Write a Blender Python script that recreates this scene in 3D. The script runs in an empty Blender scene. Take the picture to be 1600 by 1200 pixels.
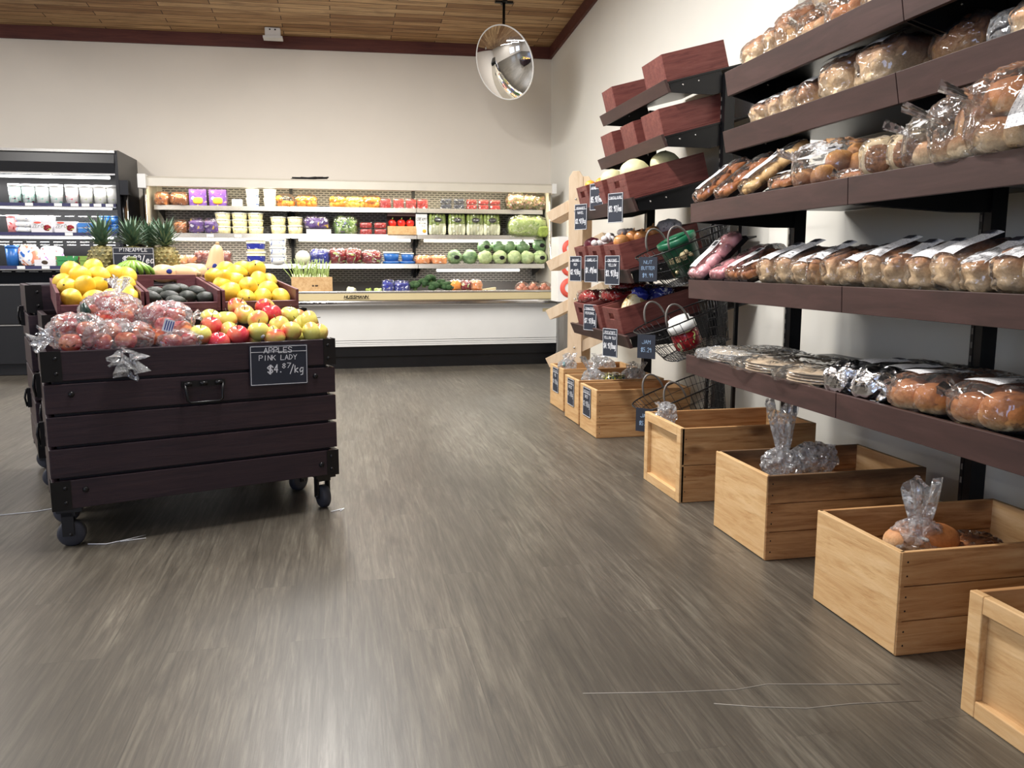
import bpy, bmesh, math, random
from mathutils import Vector, Matrix, noise, Euler
random.seed(7)
SC = bpy.context.scene
COL = SC.collection
PI = math.pi
R = math.radians

# ------------------------------------------------------------------ camera
PITCH, YAW, EYE = 8.1856, 11.7423, 1.10
cam_data = bpy.data.cameras.new('camera')
cam = bpy.data.objects.new('camera', cam_data)
COL.objects.link(cam)
cam.location = (0, 0, EYE)
cam.rotation_euler = (R(90 - PITCH), 0, R(-YAW))
cam_data.sensor_fit = 'HORIZONTAL'
cam_data.sensor_width = 36.0
cam_data.lens = 36.0 * 1300.0 / 1600.0
cam_data.clip_start = 0.05
cam_data.clip_end = 100
SC.camera = cam

# ------------------------------------------------------------------ world, exposure
world = bpy.data.worlds.new('world')
SC.world = world
world.use_nodes = True
world.node_tree.nodes['Background'].inputs[0].default_value = (0.62, 0.72, 0.9, 1)
world.node_tree.nodes['Background'].inputs[1].default_value = 0.6
SC.view_settings.view_transform = 'Standard'
SC.view_settings.look = 'None'
SC.view_settings.gamma = 1.0
SC.view_settings.exposure = 0.28
SC.view_settings.use_curve_mapping = False
try:
    SC.cycles.transparent_max_bounces = 24
    SC.cycles.max_bounces = 8
except Exception:
    pass

# ------------------------------------------------------------------ object helpers
def tag(o, label=None, cat=None, group=None, kind=None):
    if label: o['label'] = label
    if cat: o['category'] = cat
    if group: o['group'] = group
    if kind: o['kind'] = kind
    return o

def thing(name, label, cat, loc=(0, 0, 0), rotz=0, group=None, mat=None):
    o = bpy.data.objects.new(name, None)
    o.empty_display_size = 0.05
    COL.objects.link(o)
    if mat is not None: o.matrix_world = mat
    else:
        o.location = loc
        o.rotation_euler = (0, 0, rotz)
    return tag(o, label, cat, group)

def copy_tree(o, parent=None):
    c = o.copy(); COL.objects.link(c); c.parent = parent
    for ch in list(o.children): copy_tree(ch, c)
    return c

def dup(root, loc, rot, label, group=None, scale=None):
    c = copy_tree(root)
    c.location = loc; c.rotation_euler = rot
    if scale is not None: c.scale = scale
    c['label'] = label
    if group: c['group'] = group
    return c

class MB:
    """collects faces and links them as one mesh object"""
    def __init__(s): s.v = []; s.f = []; s.m = []; s.uv = {}; s.sm = []
    def add(s, vs, fs, M=None, mi=0, smooth=False):
        b = len(s.v)
        if M is not None: vs = [M @ Vector(v) for v in vs]
        s.v += [tuple(v) for v in vs]
        for f in fs:
            s.f.append([b + i for i in f]); s.m.append(mi); s.sm.append(smooth)
        return b
    def box(s, c, d, M=None, mi=0):
        x, y, z = c; a, b, e = d[0]/2, d[1]/2, d[2]/2
        vs = [(x-a,y-b,z-e),(x+a,y-b,z-e),(x+a,y+b,z-e),(x-a,y+b,z-e),(x-a,y-b,z+e),(x+a,y-b,z+e),(x+a,y+b,z+e),(x-a,y+b,z+e)]
        s.add(vs, [(0,3,2,1),(4,5,6,7),(0,1,5,4),(1,2,6,5),(2,3,7,6),(3,0,4,7)], M, mi); return s
    def bb(s, lo, hi, M=None, mi=0):
        return s.box([(lo[i]+hi[i])/2 for i in range(3)], [abs(hi[i]-lo[i]) for i in range(3)], M, mi)
    def prism(s, pts, lo, hi, axis='y', M=None, mi=0):
        n = len(pts)
        def mk(p, t):
            if axis == 'y': return (p[0], t, p[1])
            if axis == 'x': return (t, p[0], p[1])
            return (p[0], p[1], t)
        vs = [mk(p, lo) for p in pts] + [mk(p, hi) for p in pts]
        fs = [list(range(n)), list(range(2*n-1, n-1, -1))] + [(i, i+n, (i+1) % n + n, (i+1) % n) for i in range(n)]
        s.add(vs, fs, M, mi); return s
    def tube(s, pts, r, n=8, closed=False, M=None, mi=0, r2=None):
        P = [Vector(p) for p in pts]; N = len(P); vs = []; fs = []
        up = None
        for i, p in enumerate(P):
            if closed: t = P[(i+1) % N] - P[i-1]
            else: t = P[min(i+1, N-1)] - P[max(i-1, 0)]
            t.normalize()
            if up is None:
                up = Vector((0,0,1)) if abs(t.z) < .9 else Vector((1,0,0))
            a = t.cross(up)
            if a.length < 1e-5: a = t.cross(Vector((0.3,1,0.2)))
            a.normalize(); b = a.cross(t).normalized(); up = b
            rr = r if r2 is None else r + (r2 - r) * i / max(1, N-1)
            for k in range(n):
                an = 2*PI*k/n
                vs.append(p + (a*math.cos(an) + b*math.sin(an)) * rr)
        m = N if closed else N-1
        for i in range(m):
            for k in range(n):
                j = (i+1) % N
                fs.append((i*n+k, i*n+(k+1) % n, j*n+(k+1) % n, j*n+k))
        if not closed:
            fs.append(list(range(n-1, -1, -1))); fs.append([(N-1)*n+k for k in range(n)])
        s.add(vs, fs, M, mi, True); return s
    def lathe(s, prof, n=20, M=None, mi=0, cap=True, smooth=True):
        vs = []; fs = []; L = len(prof)
        for (r, z) in prof:
            for k in range(n): vs.append((r*math.cos(2*PI*k/n), r*math.sin(2*PI*k/n), z))
        for i in range(L-1):
            for k in range(n): fs.append((i*n+k, i*n+(k+1) % n, (i+1)*n+(k+1) % n, (i+1)*n+k))
        if cap:
            fs.append(list(range(n-1, -1, -1))); fs.append([(L-1)*n+k for k in range(n)])
        s.add(vs, fs, M, mi, smooth); return s
    def blob(s, c, rad, p=2.0, amp=0.0, fr=8.0, seed=0, nu=20, nv=12, M=None, mi=0, flat=None, ridge=False, fn=None):
        """superellipsoid with noise; flat = lowest z allowed (relative to centre, in units of rz)"""
        vs = []; fs = []; off = Vector((seed*3.7, seed*1.3, seed*7.1))
        def sp(x, e): return math.copysign(abs(x)**e, x)
        e = 2.0/p
        def pt(u, v):
            cu, su, cv, sv = math.cos(u), math.sin(u), math.cos(v), math.sin(v)
            q = Vector((sp(cu, e)*sp(cv, e), sp(su, e)*sp(cv, e), sp(sv, e)))
            w = Vector((q.x*rad[0], q.y*rad[1], q.z*rad[2]))
            if amp:
                nz = noise.noise(w*fr + off); nz += .4*noise.noise(w*fr*2.4 + off)
                if ridge: nz = 1 - 3*abs(nz)
                w += q.normalized() * amp * nz
            if fn: w = fn(w, q)
            if flat is not None and w.z < flat*rad[2]: w.z = flat*rad[2]
            return (w.x+c[0], w.y+c[1], w.z+c[2])
        vs.append(pt(0, -PI/2))
        for j in range(1, nv):
            v = -PI/2 + PI*j/nv
            for k in range(nu): vs.append(pt(2*PI*k/nu, v))
        vs.append(pt(0, PI/2))
        for k in range(nu): fs.append((0, 1+(k+1) % nu, 1+k))
        for j in range(nv-2):
            for k in range(nu):
                a = 1+j*nu+k; b = 1+j*nu+(k+1) % nu
                fs.append((a, b, b+nu, a+nu))
        t = len(vs)-1
        for k in range(nu): fs.append((t, t-nu+k, t-nu+(k+1) % nu))
        s.add(vs, fs, M, mi, True); return s
    def grid(s, fn, nu, nv, M=None, mi=0, smooth=True, th=0.0):
        """surface patch fn(u,v) with uv; optional thickness along z"""
        vs = [fn(i/nu, j/nv) for j in range(nv+1) for i in range(nu+1)]
        fs = [(j*(nu+1)+i, j*(nu+1)+i+1, (j+1)*(nu+1)+i+1, (j+1)*(nu+1)+i) for j in range(nv) for i in range(nu)]
        f0 = len(s.f)
        s.add(vs, fs, M, mi, smooth)
        for n_, (j, i) in enumerate((j, i) for j in range(nv) for i in range(nu)):
            s.uv[f0+n_] = [(i/nu, j/nv), ((i+1)/nu, j/nv), ((i+1)/nu, (j+1)/nv), (i/nu, (j+1)/nv)]
        return s
    def build(s, name, mats, parent=None, bevel=0, label=None, cat=None, group=None, kind=None, solid=0, fixn=False):
        me = bpy.data.meshes.new(name)
        me.from_pydata(s.v, [], s.f)
        if not isinstance(mats, (list, tuple)): mats = [mats]
        for m in mats: me.materials.append(m)
        for i, p in enumerate(me.polygons):
            p.material_index = s.m[i]; p.use_smooth = s.sm[i]
        if s.uv:
            ul = me.uv_layers.new(name='UVMap')
            for i, p in enumerate(me.polygons):
                if i in s.uv:
                    for q, li in enumerate(p.loop_indices): ul.data[li].uv = s.uv[i][q]
        if fixn:
            bm = bmesh.new(); bm.from_mesh(me); bmesh.ops.recalc_face_normals(bm, faces=bm.faces); bm.to_mesh(me); bm.free()
        me.update()
        o = bpy.data.objects.new(name, me)
        COL.objects.link(o)
        if parent is not None: o.parent = parent
        if bevel:
            b = o.modifiers.new('bevel', 'BEVEL'); b.width = bevel; b.segments = 2; b.limit_method = 'ANGLE'; b.angle_limit = R(50)
        if solid:
            m = o.modifiers.new('solid', 'SOLIDIFY'); m.thickness = solid
        return tag(o, label, cat, group, kind)

def Tm(x, y, z, rz=0, ry=0, rx=0):
    return Matrix.Translation((x, y, z)) @ Matrix.Rotation(rz, 4, 'Z') @ Matrix.Rotation(ry, 4, 'Y') @ Matrix.Rotation(rx, 4, 'X')

# ------------------------------------------------------------------ materials
def srgb(c):
    return tuple(((x/255)/12.92 if x/255 <= .04045 else ((x/255+.055)/1.055)**2.4) for x in c) + (1,)

class NT:
    def __init__(s, name):
        s.mat = bpy.data.materials.new(name); s.mat.use_nodes = True
        s.t = s.mat.node_tree; s.t.nodes.clear()
        s.out = s.n('ShaderNodeOutputMaterial')
    def n(s, typ, **kw):
        nd = s.t.nodes.new(typ)
        for k, v in kw.items():
            if k in nd.inputs: 
                s.set(nd.inputs[k], v)
            else: setattr(nd, k, v)
        return nd
    def set(s, sock, v):
        if isinstance(v, bpy.types.NodeSocket): s.t.links.new(v, sock)
        else: sock.default_value = v
    def lk(s, a, b): s.t.links.new(a, b)
    def coord(s, which='Object', scale=(1,1,1), rot=(0,0,0)):
        c = s.n('ShaderNodeTexCoord'); m = s.n('ShaderNodeMapping')
        s.lk(c.outputs[which], m.inputs['Vector']); m.inputs['Scale'].default_value = scale; m.inputs['Rotation'].default_value = rot
        return m.outputs[0]
    def noise(s, vec, scale=5, detail=4, rough=.55, dist=0):
        nd = s.n('ShaderNodeTexNoise'); s.lk(vec, nd.inputs['Vector'])
        nd.inputs['Scale'].default_value = scale; nd.inputs['Detail'].default_value = detail; nd.inputs['Roughness'].default_value = rough; nd.inputs['Distortion'].default_value = dist
        return nd.outputs[0]
    def ramp(s, fac, stops, interp='LINEAR'):
        nd = s.n('ShaderNodeValToRGB'); s.lk(fac, nd.inputs[0]); cr = nd.color_ramp; cr.interpolation = interp
        while len(cr.elements) < len(stops): cr.elements.new(.5)
        for e, (p, c) in zip(cr.elements, stops): e.position = p; e.color = c
        return nd.outputs[0]
    def mix(s, fac, a, b, mode='MIX'):
        nd = s.n('ShaderNodeMix', data_type='RGBA', blend_type=mode)
        s.set(nd.inputs[0], fac); s.set(nd.inputs[6], a); s.set(nd.inputs[7], b)
        return nd.outputs[2]
    def math(s, op, a, b=0.0, c=None):
        nd = s.n('ShaderNodeMath', operation=op); s.set(nd.inputs[0], a); s.set(nd.inputs[1], b)
        if c is not None: s.set(nd.inputs[2], c)
        return nd.outputs[0]
    def bump(s, h, strength=.3, dist=.01):
        nd = s.n('ShaderNodeBump'); s.lk(h, nd.inputs['Height']); nd.inputs['Strength'].default_value = strength; nd.inputs['Distance'].default_value = dist
        return nd.outputs[0]
    def bsdf(s, color, rough=.5, metal=0, normal=None, spec=.5, **kw):
        p = s.n('ShaderNodeBsdfPrincipled')
        s.set(p.inputs['Base Color'], color); s.set(p.inputs['Roughness'], rough); s.set(p.inputs['Metallic'], metal)
        p.inputs['Specular IOR Level'].default_value = spec
        if normal is not None: s.lk(normal, p.inputs['Normal'])
        for k, v in kw.items(): s.set(p.inputs[k.replace('_', ' ')], v)
        s.lk(p.outputs[0], s.out.inputs[0]); return p

def plain(name, c, rough=.5, metal=0, var=.06, scale=30, bump=0, spec=.5, **kw):
    t = NT(name); v = t.coord('Object'); nz = t.noise(v, scale, 3)
    c = srgb(c); d = tuple(max(0, x*(1-var*2.2)) for x in c[:3]) + (1,)
    col = t.ramp(nz, [(.3, d), (.7, c)])
    nm = t.bump(nz, bump, .003) if bump else None
    t.bsdf(col, rough, metal, nm, spec, **kw); return t.mat

def wood(name, ca, cb, cc=None, grain=(2, 30, 30), rough=.6, bump=.25, knots=0.0, dark=None):
    """grain scale: small along the fibre axis"""
    t = NT(name); v = t.coord('Object', grain)
    n1 = t.noise(v, 1.6, 8, .65, .6)
    n2 = t.noise(t.coord('Object', tuple(g*.25 for g in grain)), 1.3, 3)
    c1 = t.ramp(n1, [(.3, srgb(cb)), (.5, srgb(ca)), (.7, srgb(cc or ca))])
    col = t.mix(t.ramp(n2, [(.35, (.0,)*3+(1,)), (.75, (.5,)*3+(1,))]), c1, srgb(cb))
    if knots:
        vo = t.n('ShaderNodeTexVoronoi'); t.lk(t.coord('Object', tuple(max(1.5, g*.14) for g in grain)), vo.inputs['Vector']); vo.inputs['Scale'].default_value = 2.1
        k = t.ramp(vo.outputs['Distance'], [(.0, (1,1,1,1)), (knots, (.55,)*3+(1,)), (knots*1.6, (0,0,0,1))])
        col = t.mix(k, col, srgb(dark or (70, 45, 25)))
    if dark and not knots:
        n3 = t.noise(t.coord('Object', (3, 3, 3)), 2, 4)
        col = t.mix(t.ramp(n3, [(.62, (0,0,0,1)), (.8, (.5,)*3+(1,))]), col, srgb(dark))
    t.bsdf(col, rough, 0, t.bump(n1, bump, .004), .4); return t.mat

def plastic_film(name, tint=(255,255,255), milky=.06, strength=1.0, scale=24, rough=.08):
    """clear crinkled film: mostly see-through, with sharp crease highlights"""
    t = NT(name); v = t.coord('Object', (1, 1, 1))
    wv = t.n('ShaderNodeTexNoise'); t.lk(v, wv.inputs['Vector']); wv.inputs['Scale'].default_value = scale*.5; wv.inputs['Detail'].default_value = 2
    mv = t.n('ShaderNodeMix', data_type='VECTOR'); mv.inputs[0].default_value = .12; t.lk(v, mv.inputs[4]); t.lk(wv.outputs[1], mv.inputs[5])
    n1 = t.n('ShaderNodeTexVoronoi'); t.lk(mv.outputs[1], n1.inputs['Vector']); n1.inputs['Scale'].default_value = scale; n1.feature = 'DISTANCE_TO_EDGE'
    n2 = t.noise(v, scale*.55, 2, .5, 1.0)
    h = t.math('ADD', t.math('MULTIPLY', t.math('MINIMUM', n1.outputs['Distance'], .25), 1.6), n2)
    nm = t.bump(h, strength, .03)
    gl = t.n('ShaderNodeBsdfGlossy'); gl.inputs['Roughness'].default_value = rough; gl.inputs['Color'].default_value = srgb(tint); t.lk(nm, gl.inputs['Normal'])
    tr = t.n('ShaderNodeBsdfTransparent'); tr.inputs['Color'].default_value = (.97, .97, .97, 1)
    df = t.n('ShaderNodeBsdfDiffuse'); df.inputs['Color'].default_value = srgb(tint); t.lk(nm, df.inputs['Normal'])
    fr = t.n('ShaderNodeFresnel'); fr.inputs['IOR'].default_value = 1.5; t.lk(nm, fr.inputs['Normal'])
    m1 = t.n('ShaderNodeMixShader'); t.lk(t.math('MINIMUM', t.math('ADD', fr.outputs[0], .02), .8), m1.inputs[0]); t.lk(tr.outputs[0], m1.inputs[1]); t.lk(gl.outputs[0], m1.inputs[2])
    m2 = t.n('ShaderNodeMixShader'); m2.inputs[0].default_value = milky; t.lk(m1.outputs[0], m2.inputs[1]); t.lk(df.outputs[0], m2.inputs[2])
    t.lk(m2.outputs[0], t.out.inputs[0]); return t.mat

def pack(name, cols, scale=22, rough=.3, blend='CONSTANT'):
    """printed film or carton: patches of a few colours"""
    t = NT(name); v = t.coord('Object'); n = t.noise(v, scale, 2, .5, .8)
    N = len(cols); lo, hi = .36, .64
    st = [(0 if i == 0 else lo + (hi-lo)*(i-1)/(max(1, N-2)) if N > 2 else .5, srgb(c)) for i, c in enumerate(cols)]
    t.bsdf(t.ramp(n, st, blend), rough, 0, t.bump(n, .15, .004), .5); return t.mat

M = {}
M['wall'] = plain('wall_paint', (226, 219, 208), .75, 0, .015, 2)
M['wall_r'] = plain('right_wall_paint', (234, 232, 224), .7, 0, .012, 2)
M['black'] = plain('black_metal', (22, 22, 25), .35, .3, .1, 8)
M['blackm'] = plain('black_plastic', (16, 16, 20), .4, 0, .1, 8)
M['cart'] = wood('dark_stained_cart_wood', (50, 36, 43), (35, 27, 36), (58, 42, 47), (2.5, 20, 34), .42, .25)
M['cart_in'] = plain('cart_inner_liner', (26, 24, 34), .5, 0, .1, 8)
M['fascia'] = wood('dark_brown_fascia_wood', (68, 47, 44), (54, 38, 36), (80, 57, 54), (14, 1.6, 12), .5, .12)
M['bin'] = wood('wine_red_bin_wood', (118, 64, 58), (90, 43, 41), (136, 82, 74), (3, 22, 30), .5, .3)
M['bin2'] = wood('purple_brown_tray_wood', (108, 66, 72), (82, 46, 52), (128, 86, 90), (4, 24, 30), .5, .25)
M['pine'] = wood('pine_crate_wood', (190, 146, 98), (146, 98, 56), (208, 170, 122), (2.2, 26, 26), .65, .35, .14, (92, 56, 30))
M['pine_end'] = wood('pine_crate_end', (206, 170, 122), (182, 140, 92), (218, 186, 142), (26, 3, 26), .65, .35, .0, (170, 122, 74))
def stained():
    t = NT('stained_pine'); n1 = t.noise(t.coord('Object', (2.2, 26, 26)), 1.6, 8, .65, .6); c = t.ramp(n1, [(.3, srgb((140, 92, 52))), (.6, srgb((196, 150, 102)))])
    sp = t.n('ShaderNodeSeparateXYZ'); t.lk(t.coord('Object'), sp.inputs[0]); nz = t.noise(t.coord('Object', (4, 4, 8)), 2, 4)
    f = t.ramp(t.math('ADD', sp.outputs[2], t.math('MULTIPLY', nz, .10)), [(.27, (0,0,0,1)), (.36, (.8,.8,.8,1))])
    t.bsdf(t.mix(f, c, srgb((58, 44, 34))), .65, 0, t.bump(n1, .35, .004), .4); return t.mat
M['pine_stained'] = stained()
M['beech'] = wood('pale_maple', (206, 184, 156), (190, 164, 134), (216, 196, 170), (16, 16, 2.2), .55, .1)
M['white'] = plain('white_enamel', (222, 222, 220), .35, 0, .02, 4)
M['whitep'] = plain('white_plastic', (238, 238, 236), .4, 0, .02, 10)
M['cream'] = plain('cream_band', (208, 192, 150), .35, 0, .03, 4)
M['steel'] = plain('brushed_steel', (206, 204, 200), .25, .85, .05, 6)
M['chrome'] = plain('chrome', (225, 225, 228), .12, 1, .02, 6)
M['grey'] = plain('grey_metal', (120, 116, 112), .5, .3, .05, 6)
M['shelfp'] = plain('pale_shelf_metal', (214, 208, 194), .35, .2, .03, 5)
M['chalk'] = plain('chalkboard', (36, 42, 56), .6, 0, .06, 20)
M['chalkw'] = plain('white_chalk', (232, 234, 240), .8, 0, .03, 60)
M['chalkb'] = plain('blue_chalk', (150, 178, 210), .8, 0, .05, 60)
M['rubber'] = plain('dark_rubber_wheel', (52, 54, 64), .55, 0, .1, 20)
M['film'] = plastic_film('clear_bread_film', (255, 255, 255), .03, .55, 13, .06)
M['film2'] = plastic_film('crumpled_clear_bag', (250, 252, 255), .15, .9, 20, .08)
M['filmd'] = plastic_film('dark_tray_film', (255, 255, 255), .015, .5, 13, .06)
# ------------------------------------------------------------------ lights of the room
XW, YB, XL, YF = 2.52, 9.86, -8.0, -4.0          # wall positions
def ceil_z(x, y): return 3.60 + .0115*(x - XW) + .077*(YB - y)

def ceiling_lamp(x, y, w, power, col=(1, .97, .93), lab=''):
    z = ceil_z(x, y) - .25
    t = thing('ceiling_lamp', lab, 'lamp', (x, y, z))
    b = MB(); b.bb((-.12, -w/2, 0), (.12, w/2, .05)); b.bb((-.02, -w/2+.2, .05), (.02, -w/2+.24, .35)); b.bb((-.02, w/2-.24, .05), (.02, w/2-.2, .35)); b.build('housing', M['white'], t)
    l = bpy.data.lights.new('lamp_light', 'AREA'); l.shape = 'RECTANGLE'; l.size = .22; l.size_y = w; l.energy = power; l.color = col
    o = bpy.data.objects.new('lamp_light', l); COL.objects.link(o); o.parent = t; o.location = (0, 0, -.01)
LAMPS = [(-.2, 6.4, 2.2, 150), (-3.4, 6.2, 2.4, 95), (.1, 3.7, 1.8, 150), (-3.9, 3.4, 2.4, 110), (-1.0, -.6, 2.4, 28), (-4.5, -1.4, 2.4, 34), (-6.6, 4.0, 2.4, 60)]
LL_ = ['long white ceiling lamp above the far end of the aisle', 'long white ceiling lamp above the dairy cooler side of the shop', 'long white ceiling lamp above the low apple cart', 'long white ceiling lamp left of the produce carts', 'long white ceiling lamp over the camera position', 'long white ceiling lamp near the rear left of the shop', 'long white ceiling lamp beside the left windows']
for i, (x, y, w, p) in enumerate(LAMPS):
    ceiling_lamp(x, y, w, p, lab=LL_[i])

# ------------------------------------------------------------------ floor, walls, ceiling
def floor_mat():
    t = NT('grey_vinyl_planks')
    v = t.coord('Object', (1, 1, 1), (0, 0, R(90)))
    br = t.n('ShaderNodeTexBrick'); t.lk(v, br.inputs['Vector'])
    br.inputs['Scale'].default_value = 1; br.inputs['Brick Width'].default_value = 1.2; br.inputs['Row Height'].default_value = .17
    br.inputs['Mortar Size'].default_value = .0012; br.offset = .37
    br.inputs['Color1'].default_value = (.3,.3,.3,1); br.inputs['Color2'].default_value = (.7,.7,.7,1); br.inputs['Mortar'].default_value = (0,0,0,1)
    g = t.coord('Object', (26, 1.5, 1))
    ad = t.n('ShaderNodeVectorMath', operation='ADD'); t.lk(g, ad.inputs[0])
    sc = t.n('ShaderNodeVectorMath', operation='SCALE'); t.lk(br.outputs[0], sc.inputs[0]); sc.inputs[3].default_value = 9; t.lk(sc.outputs[0], ad.inputs[1])
    n1 = t.noise(ad.outputs[0], 1.4, 9, .68, .9)
    n3 = t.noise(t.coord('Object', (95, 4, 1)), 1.2, 6, .7, .5)
    n2 = t.noise(t.coord('Object', (2.4, .6, 1)), 1.2, 4, .6, .4)
    n1 = t.math('ADD', t.math('MULTIPLY', n1, .62), t.math('MULTIPLY', n3, .38))
    c = t.ramp(n1, [(.32, srgb((52, 48, 42))), (.5, srgb((88, 82, 73))), (.68, srgb((122, 117, 105)))])
    c = t.mix(t.ramp(n2, [(.38, (0,0,0,1)), (.62, (.65,.65,.65,1))]), c, srgb((64, 59, 52)))
    c = t.mix(.22, c, t.mix(1, c, br.outputs[0], 'OVERLAY'))
    vo = t.n('ShaderNodeTexVoronoi'); t.lk(t.coord('Object', (2.6, 1.2, 1)), vo.inputs['Vector']); vo.inputs['Scale'].default_value = 1.5
    k = t.ramp(vo.outputs['Distance'], [(0, (.9,.9,.9,1)), (.06, (.5,.5,.5,1)), (.13, (0,0,0,1))])
    c = t.mix(k, c, srgb((52, 44, 38)))
    t.bsdf(c, t.ramp(n1, [(.3, (.42,)*3+(1,)), (.8, (.3,)*3+(1,))]), 0, t.bump(n1, .12, .003), .5)
    return t.mat
def ceiling_mat():
    t = NT('rustic_ceiling_boards')
    v = t.coord('Object', (1, 1, 1))
    br = t.n('ShaderNodeTexBrick'); t.lk(v, br.inputs['Vector'])
    br.inputs['Scale'].default_value = 1; br.inputs['Brick Width'].default_value = 1.15; br.inputs['Row Height'].default_value = .11
    br.inputs['Mortar Size'].default_value = .004; br.offset = .43
    br.inputs['Color1'].default_value = (0,0,0,1); br.inputs['Color2'].default_value = (1,1,1,1); br.inputs['Mortar'].default_value = (0,0,0,1)
    sc = t.n('ShaderNodeVectorMath', operation='SCALE'); t.lk(br.outputs[0], sc.inputs[0]); sc.inputs[3].default_value = 7
    ad = t.n('ShaderNodeVectorMath', operation='ADD'); t.lk(t.coord('Object', (1.3, 16, 1)), ad.inputs[0]); t.lk(sc.outputs[0], ad.inputs[1])
    n1 = t.noise(ad.outputs[0], 1.5, 7, .65, .8)
    a = t.ramp(br.outputs[0], [(0, srgb((150, 112, 76))), (.5, srgb((192, 154, 110))), (1, srgb((214, 180, 136)))])
    c = t.mix(t.ramp(n1, [(.3, (.75,)*3+(1,)), (.62, (0,0,0,1))]), a, srgb((92, 58, 34)))
    c = t.mix(br.outputs['Fac'], c, srgb((52, 32, 22)))
    t.bsdf(c, .6, 0, t.bump(n1, .25, .005), .3); return t.mat
M['floor'] = floor_mat(); M['ceiling'] = ceiling_mat()
M['trimw'] = wood('dark_red_trim_wood', (96, 52, 44), (76, 38, 34), (110, 62, 50), (1.2, 8, 14), .6, .15)

b = MB(); b.bb((XL, YF, -.1), (XW, YB, 0)); b.build('floor', M['floor'], kind='structure')
def wallq(name, p0, p1, mat, th):
    (x0, y0), (x1, y1) = p0, p1
    z0, z1 = ceil_z(x0, y0)+.1, ceil_z(x1, y1)+.1
    v = [(x0,y0,-.1),(x1,y1,-.1),(x1,y1,z1),(x0,y0,z0)]
    v += [(a+th[0], b_+th[1], c) for a, b_, c in v]
    b = MB(); b.add(v, [(0,1,2,3),(7,6,5,4),(0,4,5,1),(1,5,6,2),(2,6,7,3),(3,7,4,0)])
    return b.build(name, mat, kind='structure', fixn=True)
wallq('wall_back', (XL, YB), (XW, YB), M['wall'], (0, .1))
wallq('wall_right', (XW, YF), (XW, YB), M['wall_r'], (.1, 0))
wallq('wall_left', (XL, YF), (XL, YB), M['wall'], (-.1, 0))
wallq('wall_front', (XL, YF), (XW, YF), M['wall'], (0, -.1))
v = [(XL, YF), (XW, YF), (XW, YB), (XL, YB)]
b = MB(); b.add([(x, y, ceil_z(x, y)) for x, y in v] + [(x, y, ceil_z(x, y)+.06) for x, y in v], [(0,3,2,1),(4,5,6,7),(0,1,5,4),(1,2,6,5),(2,3,7,6),(3,0,4,7)])
b.build('ceiling', M['ceiling'], kind='structure')
def trim(name, a, c, off, h=.13, th=.03):
    (x0, y0), (x1, y1) = a, c
    vs = []
    for (x, y) in (a, c):
        for (o, dz) in ((0, -h), (1, -h), (1, .0), (0, .0)):
            vs.append((x+off[0]*o*th, y+off[1]*o*th, ceil_z(x, y)+dz))
    b = MB(); b.add(vs, [(0,1,2,3),(7,6,5,4),(0,4,5,1),(1,5,6,2),(2,6,7,3),(3,7,4,0)])
    b.build(name, M['trimw'], kind='structure', fixn=True)
trim('trim_1', (XL, YB), (XW, YB), (0, -1)); trim('trim_2', (XW, YF), (XW, YB), (-1, 0))
b = MB(); b.bb((XW-.07, 4.28, 0), (XW, 4.48, 3.9)); b.build('trim_3', M['wall_r'], kind='structure')     # shallow pilaster between the racks
b = MB(); b.bb((XW-.012, YF, 0), (XW, YB-.02, .09)); b.build('baseboard_right', M['wall_r'], kind='structure')
# windows on the left, out of view: cool daylight
for k, y in enumerate((-1.2, 2.0)):
    b = MB(); b.bb((XL, y-1.1, .8), (XL+.05, y-1.0, 2.6)); b.bb((XL, y+1.0, .8), (XL+.05, y+1.1, 2.6)); b.bb((XL, y-1.1, 2.6), (XL+.05, y+1.1, 2.7)); b.bb((XL, y-1.1, .7), (XL+.05, y+1.1, .8)); b.bb((XL, y-.02, .8), (XL+.04, y+.02, 2.6))
    w = b.build('window_%d' % (k+1), M['white'], kind='structure')
    l = bpy.data.lights.new('daylight', 'AREA'); l.shape = 'RECTANGLE'; l.size = 1.8; l.size_y = 2.0; l.energy = 22; l.color = (.6, .76, 1)
    o = bpy.data.objects.new('daylight', l); COL.objects.link(o); o.location = (XL+.06, y, 1.7); o.rotation_euler = (0, R(-90), 0); o.parent = w

b = MB()
for (x0, x1, z0, z1) in ((-4.5, -4.4, .9, 2.7), (-1.6, -1.5, .9, 2.7), (-4.4, -1.6, .9, 1.0), (-4.4, -1.6, 2.6, 2.7), (-3.02, -2.98, 1.0, 2.6)): b.bb((x0, YF, z0), (x1, YF+.05, z1))
w = b.build('window_3', M['white'], kind='structure')  # unseen window frame, added to go with the blue light below
l = bpy.data.lights.new('daylight', 'AREA'); l.shape = 'RECTANGLE'; l.size = 2.8; l.size_y = 1.6; l.energy = 55; l.color = (.4, .58, 1)  # blue area light added to put a sheen on the cart planks
o = bpy.data.objects.new('daylight', l); COL.objects.link(o); o.location = (-3, YF+.06, 1.8); o.rotation_euler = (R(90), 0, 0); o.parent = w
# scratches on the vinyl
def scratch(pts, lab):
    b = MB(); b.tube([(x, y, .0006) for x, y in pts], .0022, 4)
    tag(b.build('floor_scratch', M['chalkw']), lab, 'scratch', 'pale scratches on the floor')
M['scr'] = plain('pale_scratch', (150, 144, 134), .7)

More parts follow.
